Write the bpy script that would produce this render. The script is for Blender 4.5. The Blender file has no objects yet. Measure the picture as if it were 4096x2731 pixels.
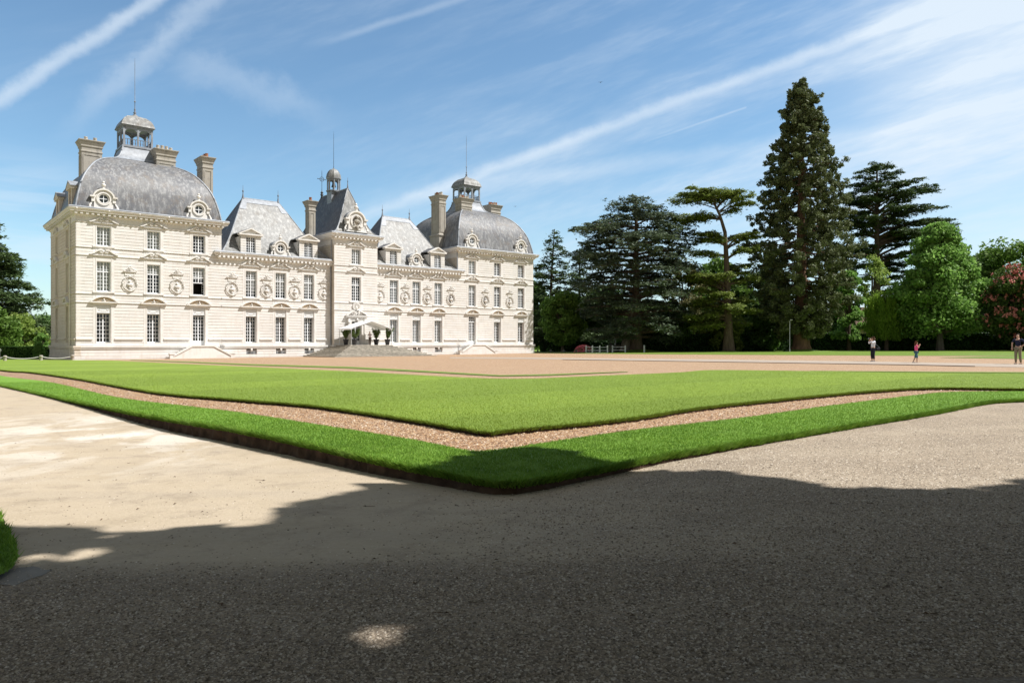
import bpy, bmesh, math, random
import numpy as np
from mathutils import Vector, Matrix
R = math.radians
scene = bpy.context.scene
col = scene.collection
# ------------------------------------------------------------------ camera
FPX = 2871.0            # focal length in photo pixels (photo 4096 wide)
EYE = 1.45
cam_d = bpy.data.cameras.new('camera'); cam = bpy.data.objects.new('camera', cam_d); col.objects.link(cam)
cam.location = (0, 0, EYE); cam.rotation_euler = (R(90), 0, 0)
cam_d.sensor_width = 36; cam_d.lens = 36*FPX/4096; cam_d.clip_end = 6000; cam_d.clip_start = .05
scene.camera = cam
scene.render.engine = 'CYCLES'
scene.view_settings.view_transform = 'Standard'; scene.view_settings.look = 'None'
scene.view_settings.gamma = 1; scene.view_settings.exposure = 0.55
scene.view_settings.use_curve_mapping = False
scene.cycles.max_bounces = 6; scene.cycles.transparent_max_bounces = 8
# ------------------------------------------------------------------ sun + sky
SUN_EL = 54.0; SUN_H = (0.996, -0.078)
sv = Vector((SUN_H[0]*math.cos(R(SUN_EL)), SUN_H[1]*math.cos(R(SUN_EL)), math.sin(R(SUN_EL)))).normalized()
sl = bpy.data.lights.new('sun', 'SUN'); sl.energy = 5.0; sl.angle = R(.53); sl.color = (1, .975, .945)
so = bpy.data.objects.new('sun', sl); col.objects.link(so); so.rotation_euler = sv.to_track_quat('Z', 'Y').to_euler()
so.location = (30, 0, 60)
def pxdir(px, py):
    return Vector(((px-2048)/FPX, 1, -(py-1365)/FPX)).normalized()
world = bpy.data.worlds.new('World'); scene.world = world; world.use_nodes = True
def build_world():
    nt = world.node_tree; nt.nodes.clear(); N = nt.nodes.new; L = nt.links.new
    out = N('ShaderNodeOutputWorld'); bg = N('ShaderNodeBackground'); bg.inputs[1].default_value = .092
    L(bg.outputs[0], out.inputs[0])
    sky = N('ShaderNodeTexSky'); sky.sky_type = 'NISHITA'; sky.sun_disc = False
    sky.sun_elevation = R(SUN_EL); sky.sun_rotation = math.atan2(SUN_H[0], SUN_H[1])
    sky.air_density = 1.0; sky.dust_density = .6; sky.ozone_density = 1.4; sky.altitude = 80
    tc = N('ShaderNodeTexCoord'); D = tc.outputs['Generated']
    def math_(op, a, b=None, c=None, clamp=False):
        n = N('ShaderNodeMath'); n.operation = op; n.use_clamp = clamp
        for i, v in enumerate((a, b, c)):
            if v is None: continue
            if isinstance(v, (int, float)): n.inputs[i].default_value = v
            else: L(v, n.inputs[i])
        return n.outputs[0]
    def dot(vec):
        n = N('ShaderNodeVectorMath'); n.operation = 'DOT_PRODUCT'; L(D, n.inputs[0]); n.inputs[1].default_value = vec
        return n.outputs['Value']
    def mr(v, a, b, c, d, mode='SMOOTHSTEP'):
        n = N('ShaderNodeMapRange'); n.interpolation_type = mode; L(v, n.inputs[0])
        for i, q in enumerate((a, b, c, d)): n.inputs[i+1].default_value = q
        return n.outputs[0]
    # streak coordinates: project the direction onto a high cloud plane, stretch along the drift
    sep = N('ShaderNodeSeparateXYZ'); L(D, sep.inputs[0])
    z = math_('ADD', math_('MAXIMUM', sep.outputs[2], .0), .09)
    px_ = math_('DIVIDE', sep.outputs[0], z); py_ = math_('DIVIDE', sep.outputs[1], z)
    cmb = N('ShaderNodeCombineXYZ'); L(px_, cmb.inputs[0]); L(py_, cmb.inputs[1])
    def noise(scale, stretch, rot, detail=6, rough=.6, off=(0,0,0), vec=None):
        m = N('ShaderNodeMapping'); m.inputs['Rotation'].default_value = (0, 0, R(rot)); m.inputs['Scale'].default_value = stretch
        m.inputs['Location'].default_value = off
        L(vec or cmb.outputs[0], m.inputs[0])
        n = N('ShaderNodeTexNoise'); n.inputs['Scale'].default_value = scale; n.inputs['Detail'].default_value = detail; n.inputs['Roughness'].default_value = rough
        L(m.outputs[0], n.inputs['Vector']); return n.outputs['Fac']
    nf = noise(26, (1, 1, 1), 0, 5, .65, vec=D)
    nm = noise(7, (1, 1, 1), 0, 4, .6, vec=D)
    masks = []
    def band(p, q, w, strength, a0, a1, b0, b1, rag=.4, soft=.25):
        # p,q photo points that fix a great circle; a0..a1 fade in, b0..b1 fade out, as fractions of p->q
        d1, d2 = pxdir(*p), pxdir(*q); n = d1.cross(d2).normalized(); t = (d2-d1).normalized()
        c1, c2 = d1.dot(t), d2.dot(t)
        s = dot(n)
        s = math_('ADD', s, math_('MULTIPLY', math_('SUBTRACT', nf, .5), w*rag))
        s = math_('ADD', s, math_('MULTIPLY', math_('SUBTRACT', nm, .5), w*rag*1.2))
        m = mr(math_('ABSOLUTE', s), w*soft, w, 1, 0)
        al = mr(dot(t), c1, c2, 0, 1, 'LINEAR')
        al_n = N('ShaderNodeMapRange'); al_n.clamp = False; L(dot(t), al_n.inputs[0]); al_n.inputs[1].default_value = c1; al_n.inputs[2].default_value = c2
        al = al_n.outputs[0]
        m = math_('MULTIPLY', m, mr(al, a0, a1, 0, 1)); m = math_('MULTIPLY', m, mr(al, b0, b1, 1, 0))
        m = math_('MULTIPLY', m, mr(nf, .1, .7, .75, 1.05)); m = math_('MULTIPLY', m, strength)
        masks.append(m)
    band((0, 395), (650, -20), .0130, .54, -.6, -.1, 1.2, 2.2, 1.2, .0)
    band((330, 480), (850, -20), .019, .28, -.25, .35, 1.1, 2.0, 1.5, .0)
    band((1900, 700), (3850, -5), .0125, .44, -.9, .3, 1.4, 1.9, .9, .0)
    band((1900, 715), (3850, 20), .030, .12, -.5, .1, 1.4, 1.9, .6, .0)
    band((1700, 770), (3300, 560), .018, .20, -.3, .2, .85, 1.3, .6, .0)
    band((2560, 575), (2990, 428), .0020, .20, -.1, .5, .98, 1.0, .5, .1)
    band((1180, 205), (1830, 0), .007, .20, 0, .45, 1.0, 1.4, .9, .0)
    band((3300, 600), (4096, 370), .007, .30, 0, .5, 1.4, 1.8, .8, .0)
    band((2900, 735), (3700, 560), .004, .2, 0, .4, .6, 1.0, .8, .0)
    band((3200, 300), (4096, 20), .014, .18, 0, .4, 1.4, 1.8, .8, .0)
    band((640, 235), (1380, 470), .030, .20, .0, .2, .6, 1.1, 1.4, .0)
    tot = masks[0]
    for m in masks[1:]: tot = math_('ADD', tot, m)
    # thin cirrus veil, drawn out along the same drift as the vapour trails, denser to the right and low in the sky
    d1, d2 = pxdir(1900, 700), pxdir(3850, -5); nn = d1.cross(d2).normalized(); tt = (d2-d1).normalized()
    cs = N('ShaderNodeCombineXYZ'); L(dot(nn), cs.inputs[0]); L(dot(tt), cs.inputs[1]); L(math_('MULTIPLY', sep.outputs[2], .3), cs.inputs[2]); V = cs.outputs[0]
    c1 = noise(3.2, (2.6, .55, 1), 5, 6, .58, (0, 0, 0), V); c2 = noise(7, (3.2, .5, 1), -6, 6, .62, (3, 1, 0), V); c3 = noise(40, (3.0, .6, 1), 10, 4, .6, (3, 1, 0), V)
    right = mr(sep.outputs[0], -.35, .5, .10, 1.0)
    cir = math_('MULTIPLY', mr(c1, .40, .70, 0, .38), right)
    cir = math_('ADD', cir, math_('MULTIPLY', mr(c2, .44, .72, 0, .30), right))
    cir = math_('ADD', cir, math_('MULTIPLY', mr(c1, .40, .75, 0, .13), mr(c3, .35, .65, .4, 1)))
    cir = math_('MULTIPLY', cir, mr(c3, .3, .7, .82, 1.1))
    rt = dot(pxdir(4500, 900)); cir = math_('ADD', cir, math_('MULTIPLY', mr(rt, .91, .99, 0, .40), mr(c1, .28, .55, .55, 1)))
    rt2 = dot(pxdir(4200, 150)); cir = math_('ADD', cir, math_('MULTIPLY', mr(rt2, .975, .999, 0, .40), mr(c2, .35, .65, .3, 1)))
    hz = mr(sep.outputs[2], .0, .17, .22, 0, 'LINEAR'); cir = math_('ADD', cir, hz)
    lo = dot(pxdir(60, 1130)); cir = math_('ADD', cir, math_('MULTIPLY', mr(lo, .985, 1.0, 0, .35), mr(noise(5, (1, 1, 9), 0, 3, .5, vec=D), .42, .6, 0, 1)))
    # unseen grey cloud added overhead and behind the camera to dim and neutralise sky fill
    tot = math_('ADD', tot, cir); tot = math_('MINIMUM', tot, .93); grey = math_('MULTIPLY', math_('MINIMUM', math_('ADD', mr(sep.outputs[2], .46, .66, 0, 1.0), mr(sep.outputs[1], .25, -.15, 0, 1.0)), 1.0), mr(c1, .2, .6, .75, .95))
    tint = N('ShaderNodeMix'); tint.data_type = 'RGBA'; tint.blend_type = 'MULTIPLY'; tint.inputs[0].default_value = 1
    L(sky.outputs[0], tint.inputs[6]); tint.inputs[7].default_value = (SKYTINT[0], SKYTINT[1], SKYTINT[2], 1)
    mix = N('ShaderNodeMix'); mix.data_type = 'RGBA'; L(tot, mix.inputs[0]); L(tint.outputs[2], mix.inputs[6])
    mix.inputs[7].default_value = (5.9, 6.7, 7.5, 1)
    mg = N('ShaderNodeMix'); mg.data_type = 'RGBA'; L(grey, mg.inputs[0]); L(mix.outputs[2], mg.inputs[6]); mg.inputs[7].default_value = (2.7, 2.75, 2.7, 1)
    L(mg.outputs[2], bg.inputs[0])
SKYTINT = (.98, 1.18, 1.20)
build_world()

# ------------------------------------------------------------------ helpers
def tag(o, label=None, cat=None, group=None, kind=None):
    if label: o['label'] = label
    if cat: o['category'] = cat
    if group: o['group'] = group
    if kind: o['kind'] = kind
    return o
def empty(name, loc=(0, 0, 0), rz=0, parent=None):
    o = bpy.data.objects.new(name, None); col.objects.link(o); o.location = loc; o.rotation_euler = (0, 0, rz)
    o.empty_display_size = .2
    if parent: o.parent = parent
    return o
def inst(src, loc=(0, 0, 0), rz=0, parent=None, sc=None):
    c = src.copy(); col.objects.link(c); c.location = loc; c.rotation_euler = (0, 0, rz)
    if sc: c.scale = sc
    c.parent = parent
    return c
def copy_tree(o, parent=None):
    c = o.copy(); col.objects.link(c); c.parent = parent
    for ch in list(o.children): copy_tree(ch, c)
    return c
class MB:
    """collects boxes, prisms, tubes and lathes into one mesh"""
    def __init__(s, T=None): s.v = []; s.f = []; s.T = T
    def add(s, vs, fs):
        b = len(s.v)
        if s.T: vs = [s.T(*p) for p in vs]
        s.v += [tuple(p) for p in vs]; s.f += [tuple(b+i for i in f) for f in fs]
        return s
    def box(s, x0, x1, y0, y1, z0, z1):
        return s.add([(x0,y0,z0),(x1,y0,z0),(x1,y1,z0),(x0,y1,z0),(x0,y0,z1),(x1,y0,z1),(x1,y1,z1),(x0,y1,z1)],
                     [(0,3,2,1),(4,5,6,7),(0,1,5,4),(1,2,6,5),(2,3,7,6),(3,0,4,7)])
    def rings(s, rs, cap0=True, cap1=True, closed=True):
        n = len(rs[0]); vs = [p for r in rs for p in r]; fs = []
        for k in range(len(rs)-1):
            for i in range(n if closed else n-1):
                j = (i+1) % n; fs.append((k*n+i, k*n+j, (k+1)*n+j, (k+1)*n+i))
        if cap0: fs.append(tuple(range(n-1, -1, -1)))
        if cap1: fs.append(tuple((len(rs)-1)*n+i for i in range(n)))
        return s.add(vs, fs)
    def prism(s, poly, y0, y1):          # polygon in x,z extruded along y
        return s.rings([[(x, y0, z) for x, z in poly], [(x, y1, z) for x, z in poly]])
    def prismx(s, poly, x0, x1):         # polygon in y,z extruded along x
        return s.rings([[(x0, y, z) for y, z in poly], [(x1, y, z) for y, z in poly]])
    def lathe(s, prof, cx=0, cy=0, n=12, ph=0, sx=1, sy=1):
        return s.rings([[(cx+sx*r*math.cos(ph+2*math.pi*i/n), cy+sy*r*math.sin(ph+2*math.pi*i/n), z) for i in range(n)] for r, z in prof])
    def lathey(s, prof, cx, cz, n=24, sx=1, sz=1):   # axis along y: prof = (r, y)
        return s.rings([[(cx+sx*r*math.cos(2*math.pi*i/n), y, cz+sz*r*math.sin(2*math.pi*i/n)) for i in range(n)] for r, y in prof])
    def ringy(s, cx, cz, r0, r1, y0, y1, n=24, a0=0, a1=2*math.pi, sx=1, sz=1):  # annulus (arc) slab, axis y
        full = abs(a1-a0-2*math.pi) < 1e-6; m = n if full else n+1; sec = []
        for i in range(m):
            a = a0+(a1-a0)*i/n; c, q = math.cos(a)*sx, math.sin(a)*sz
            sec.append([(cx+r0*c, y0, cz+r0*q), (cx+r1*c, y0, cz+r1*q), (cx+r1*c, y1, cz+r1*q), (cx+r0*c, y1, cz+r0*q)])
        if full: sec.append(sec[0])
        return s.rings(sec, not full, not full)
    def tube(s, pts, rad, n=6, cap=True):
        pts = [Vector(p) for p in pts]
        if not hasattr(rad, '__len__'): rad = [rad]*len(pts)
        rs = []
        for i, p in enumerate(pts):
            d = (pts[min(i+1, len(pts)-1)]-pts[max(i-1, 0)]).normalized()
            a = d.orthogonal().normalized() if abs(d.z) > .99 or True else None
            ref = Vector((0, 0, 1)) if abs(d.z) < .9 else Vector((1, 0, 0))
            a = d.cross(ref).normalized(); b = d.cross(a).normalized()
            rs.append([p+(a*math.cos(2*math.pi*k/n)+b*math.sin(2*math.pi*k/n))*rad[i] for k in range(n)])
        return s.rings(rs, cap, cap)
    def ball(s, c, r, n=8, m=6, sx=1, sy=1, sz=1):
        rs = []
        for k in range(m+1):
            a = -math.pi/2+math.pi*(k*.96+.02*m)/m
            rs.append([(c[0]+sx*r*math.cos(a)*math.cos(2*math.pi*i/n), c[1]+sy*r*math.cos(a)*math.sin(2*math.pi*i/n), c[2]+sz*r*math.sin(a)) for i in range(n)])
        return s.rings(rs)
    def build(s, name, mat, parent=None, smooth=None, loc=(0, 0, 0), rz=0):
        me = bpy.data.meshes.new(name); me.from_pydata(s.v, [], s.f)
        bm = bmesh.new(); bm.from_mesh(me); bmesh.ops.recalc_face_normals(bm, faces=bm.faces); bm.to_mesh(me); bm.free()
        if smooth is not None:
            me.polygons.foreach_set('use_smooth', [True]*len(me.polygons)); me.set_sharp_from_angle(angle=R(smooth))
        if mat: me.materials.append(mat)
        o = bpy.data.objects.new(name, me); col.objects.link(o); o.location = loc; o.rotation_euler = (0, 0, rz); o.parent = parent
        return o
def np_mesh(name, verts, nper, mat, parent=None):
    """verts (N*nper,3) laid out face by face"""
    nf = len(verts)//nper; me = bpy.data.meshes.new(name)
    me.vertices.add(len(verts)); me.vertices.foreach_set('co', np.asarray(verts, np.float32).ravel())
    me.loops.add(len(verts)); me.loops.foreach_set('vertex_index', np.arange(len(verts), dtype=np.int32))
    me.polygons.add(nf); me.polygons.foreach_set('loop_start', np.arange(nf, dtype=np.int32)*nper)
    me.update(calc_edges=True); me.materials.append(mat)
    o = bpy.data.objects.new(name, me); col.objects.link(o); o.parent = parent
    return o
# ------------------------------------------------------------------ materials
class NT:
    def __init__(s, name, rough=.8, spec=.3, metal=0):
        s.m = bpy.data.materials.new(name); s.m.use_nodes = True; s.nt = s.m.node_tree
        s.b = s.nt.nodes['Principled BSDF']; s.b.inputs['Roughness'].default_value = rough
        s.b.inputs['Specular IOR Level'].default_value = spec; s.b.inputs['Metallic'].default_value = metal
        s.tc = s.N('ShaderNodeTexCoord')
        s.obj = s.tc.outputs['Object']
    def N(s, t): return s.nt.nodes.new(t)
    def L(s, a, b): s.nt.links.new(a, b)
    def geo(s): return s.N('ShaderNodeNewGeometry')
    def noise(s, scale, detail=4, rough=.55, stretch=(1, 1, 1), vec=None, dist=0):
        v = vec or s.obj
        if stretch != (1, 1, 1):
            m = s.N('ShaderNodeMapping'); m.inputs['Scale'].default_value = stretch; s.L(v, m.inputs[0]); v = m.outputs[0]
        n = s.N('ShaderNodeTexNoise'); n.inputs['Scale'].default_value = scale; n.inputs['Detail'].default_value = detail; n.inputs['Roughness'].default_value = rough
        n.inputs['Distortion'].default_value = dist
        s.L(v, n.inputs['Vector']); return n.outputs['Fac']
    def voro(s, scale, out='Color', feat='F1', vec=None):
        n = s.N('ShaderNodeTexVoronoi'); n.inputs['Scale'].default_value = scale; n.feature = feat; s.L(vec or s.obj, n.inputs['Vector']); return n.outputs[out]
    def ramp(s, v, *st):
        n = s.N('ShaderNodeValToRGB'); e = n.color_ramp.elements
        while len(e) < len(st): e.new(.5)
        for i, (p, c) in enumerate(st):
            e[i].position = p
            if isinstance(c, (int, float)): c = (c, c, c)
            e[i].color = (*c, 1)
        s.L(v, n.inputs[0]); return n.outputs[0]
    def mix(s, f, a, b, mode='MIX'):
        n = s.N('ShaderNodeMix'); n.data_type = 'RGBA'; n.blend_type = mode
        for i, v in ((0, f), (6, a), (7, b)):
            if isinstance(v, (int, float)): n.inputs[i].default_value = v
            elif isinstance(v, tuple): n.inputs[i].default_value = (*v, 1)
            else: s.L(v, n.inputs[i])
        return n.outputs[2]
    def bump(s, h, strength=.4, dist=.02):
        n = s.N('ShaderNodeBump'); n.inputs['Strength'].default_value = strength; n.inputs['Distance'].default_value = dist
        s.L(h, n.inputs['Height']); s.L(n.outputs[0], s.b.inputs['Normal']); return s
    def color(s, c):
        if isinstance(c, tuple): s.b.inputs['Base Color'].default_value = (*c, 1)
        else: s.L(c, s.b.inputs['Base Color'])
        return s
def simple(name, c, rough=.7, spec=.3, var=.25, scale=6, metal=0, bump=0):
    t = NT(name, rough, spec, metal); n = t.noise(scale, 5)
    lo = tuple(max(0, x*(1-var)) for x in c); hi = tuple(min(1, x*(1+var)) for x in c)
    t.color(t.ramp(n, (.3, lo), (.7, hi)))
    if bump: t.bump(n, bump, .01)
    return t.m
M = {}
def mats():
    def stone(name, base, stain, amt=.5, course=False):
        t = NT(name, .85, .2)
        n1 = t.noise(.45, 6, .6); n2 = t.noise(3.2, 5, .65, (1, 1, .28)); n3 = t.noise(26, 3)
        c = t.mix(t.ramp(n1, (.35, 0.0), (.75, 1.0)), base, tuple(x*.9 for x in base))
        # block to block tone: cells that follow the courses
        mp = t.N('ShaderNodeMapping'); mp.inputs['Scale'].default_value = (1/.78, 1/.78, 1/.31); mp.inputs['Location'].default_value = (0, 0, -.1)
        t.L(t.obj, mp.inputs[0])
        wn = t.N('ShaderNodeTexWhiteNoise'); fl = t.N('ShaderNodeVectorMath'); fl.operation = 'FLOOR'; t.L(mp.outputs[0], fl.inputs[0]); t.L(fl.outputs[0], wn.inputs['Vector'])
        c = t.mix(1.0, c, t.ramp(wn.outputs['Value'], (0, (.93, .91, .88)), (.6, (1, 1, 1)), (1, (1.0, .985, .95))), 'MULTIPLY')
        c = t.mix(t.ramp(n2, (.52, 0.0), (.82, amt)), c, stain)
        c = t.mix(t.ramp(n3, (.3, .0), (.8, .18)), c, tuple(x*.75 for x in base))
        t.color(c); t.bump(n3, .35, .008); return t.m
    M['stone'] = stone('limestone', (.735, .72, .70), (.50, .41, .31), .5)
    M['stone_trim'] = stone('limestone_trim', (.735, .72, .695), (.47, .38, .27), .45)
    M['stone_old'] = stone('weathered_stone', (.40, .375, .33), (.13, .125, .12), .9)
    M['stone_side'] = stone('grey_limestone', (.66, .60, .52), (.30, .26, .21), .6)
    M['groove'] = simple('joint_mortar', (.60, .52, .43), .95, .1, .2, 4)  # tan mortar between the stone courses
    M['ped_in'] = simple('tympanum_ochre_stone', (.50, .39, .26), .9, .1, .35, 9)
    def slate(name, a, b, moss, warm=.5):
        t = NT(name, .5, .35)
        s = t.N('ShaderNodeSeparateXYZ'); t.L(t.obj, s.inputs[0])
        w = t.N('ShaderNodeMath'); w.operation = 'MULTIPLY'; t.L(s.outputs[2], w.inputs[0]); w.inputs[1].default_value = 1/.17
        fr = t.N('ShaderNodeMath'); fr.operation = 'FRACT'; t.L(w.outputs[0], fr.inputs[0])
        big = t.noise(.5, 6, .68); st = t.noise(3.6, 6, .7, (1, 1, .25)); fine = t.noise(14, 4, .7, (1, 1, 2.4)); patch = t.noise(1.1, 5, .7)
        c = t.mix(t.ramp(big, (.34, 0.0), (.66, 1.0)), a, b)
        c = t.mix(t.ramp(st, (.47, 0.0), (.62, .8)), c, tuple(min(.5, x*1.9) for x in b))
        c = t.mix(t.ramp(patch, (.5, 0.0), (.70, warm)), c, moss)
        c = t.mix(t.ramp(fine, (.35, 0.0), (.75, .6)), c, tuple(x*.55 for x in a))
        c = t.mix(t.ramp(fr.outputs[0], (0, .5), (.16, 0.0), (1, 0.0)), c, (.05, .05, .055))
        t.color(c); t.bump(fr.outputs[0], .5, .02); return t.m
    M['slate'] = slate('slate_dome', (.10, .105, .12), (.19, .19, .19), (.19, .14, .09), .6)
    M['slate_pale'] = slate('slate_lichen', (.17, .17, .165), (.25, .25, .24), (.13, .105, .075), .8)
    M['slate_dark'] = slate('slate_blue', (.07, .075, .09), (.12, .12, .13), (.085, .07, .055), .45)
    M['lead'] = simple('lead_sheet', (.26, .28, .31), .45, .4, .25, 2.5, 0, .2)
    M['lead_dark'] = simple('lead_dark', (.16, .175, .20), .5, .4, .3, 3)
    M['paint'] = simple('white_paint', (.74, .76, .78), .5, .3, .05, 5)
    M['panel'] = simple('white_panel_paint', (.68, .69, .69), .6, .3, .06, 7)
    M['pot'] = simple('terracotta_chimney_pot', (.38, .17, .10), .85, .2, .6, 5)
    M['potw'] = simple('pale_chimney_pot', (.55, .50, .43), .85, .2, .4, 5)
    M['iron'] = simple('dark_iron', (.045, .05, .06), .5, .4, .2, 5)
    M['room'] = simple('dark_interior', (.035, .032, .03), .9, .1, .3, 1)
    M['curtain'] = simple('pale_curtain', (.80, .80, .76), .9, .1, .12, 9)
    M['curtain_warm'] = simple('cream_curtain', (.80, .70, .58), .9, .1, .12, 9)
    M['curtain_blue'] = simple('cool_curtain', (.62, .70, .74), .9, .1, .12, 9)
    t = NT('window_glass', .03, .5)
    tr = t.N('ShaderNodeBsdfTransparent'); tr.inputs[0].default_value = (.95, .965, .97, 1); gl = t.N('ShaderNodeBsdfGlossy'); gl.inputs['Roughness'].default_value = .04
    fr = t.N('ShaderNodeFresnel'); fr.inputs[0].default_value = 1.6; mx = t.N('ShaderNodeMixShader')
    ad = t.N('ShaderNodeMath'); ad.operation = 'ADD'; t.L(fr.outputs[0], ad.inputs[0]); ad.inputs[1].default_value = .0
    nb = t.N('ShaderNodeBump'); nb.inputs['Strength'].default_value = .15; nb.inputs['Distance'].default_value = .02; t.L(t.noise(3, 2), nb.inputs['Height']); t.L(nb.outputs[0], gl.inputs['Normal'])
    t.L(ad.outputs[0], mx.inputs[0]); t.L(tr.outputs[0], mx.inputs[1]); t.L(gl.outputs[0], mx.inputs[2]); t.L(mx.outputs[0], t.nt.nodes['Material Output'].inputs[0])
    M['glass'] = t.m
    M['nosing'] = simple('sunlit_step_edge', (.52, .48, .41), .85, .2, .3, 3, 0, .2)  # sunlight on the step edges put into the pale colour
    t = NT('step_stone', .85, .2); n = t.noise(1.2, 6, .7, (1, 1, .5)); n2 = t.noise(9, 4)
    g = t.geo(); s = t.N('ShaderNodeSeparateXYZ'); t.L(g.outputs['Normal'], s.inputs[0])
    c = t.mix(t.ramp(n, (.4, 0.0), (.62, 1.0)), (.26, .24, .20), (.46, .42, .35)); c = t.mix(t.ramp(n2, (.4, 0.0), (.8, .5)), c, (.16, .14, .11)); c = t.mix(t.ramp(s.outputs[2], (.3, .88), (.7, 0.0)), c, (.045, .04, .032))  # upright faces darker: weathering, with shade under the edges put into colour
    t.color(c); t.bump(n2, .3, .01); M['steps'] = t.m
mats()
def leafmat(name, c1, c2, trans=.35, rough=.55, dark=None):
    t = NT(name, rough, .25); g = t.geo()
    c = t.ramp(g.outputs['Random Per Island'], (0, c1), (1, c2))
    n = t.noise(.75, 4, .6)
    c = t.mix(t.ramp(n, (.38, .4), (.6, 0.0)), c, dark or tuple(x*.6 for x in c1))
    t.color(c)
    tr = t.N('ShaderNodeBsdfTranslucent'); t.L(c, tr.inputs[0]); mx = t.N('ShaderNodeMixShader'); mx.inputs[0].default_value = trans
    t.L(t.b.outputs[0], mx.inputs[1]); t.L(tr.outputs[0], mx.inputs[2]); t.L(mx.outputs[0], t.nt.nodes['Material Output'].inputs[0])
    return t.m
def barkmat(name, c):
    t = NT(name, .95, .1); n = t.noise(2.5, 6, .7, (1, 1, .2)); t.color(t.ramp(n, (.35, tuple(x*.45 for x in c)), (.7, c))); t.bump(n, .8, .08); return t.m
M['bark'] = barkmat('bark_brown', (.16, .12, .09)); M['bark_grey'] = barkmat('bark_grey', (.22, .19, .16)); M['bark_red'] = barkmat('bark_reddish', (.25, .15, .10))
# ================================================================== GROUND
def P(x, y):                    # the gently tilted garden plane (lawn tops)
    yy = min(max(y, -40), 170); xx = min(max(x, -110), 110)
    return EYE-1.149+.00502*xx-.00535*yy
def unp(px, py, off=0.0):
    s = (px-2048)/FPX; t = (py-1365)/FPX
    Y = (1.149-off)/(t+.00502*s-.00535); return (s*Y, Y)
def G(x, y):                    # the outer path lies below the lawns, most so near the corner
    k = math.exp(-(((x+4.2)/4.6)**2+((y-9.5)/8.0)**2)); return P(x, y)-(.045+.155*k)
def unpG(px, py):
    off = -.2
    for _ in range(8):
        x, y = unp(px, py, off); off = G(x, y)-P(x, y)
    return (x, y)
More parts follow.
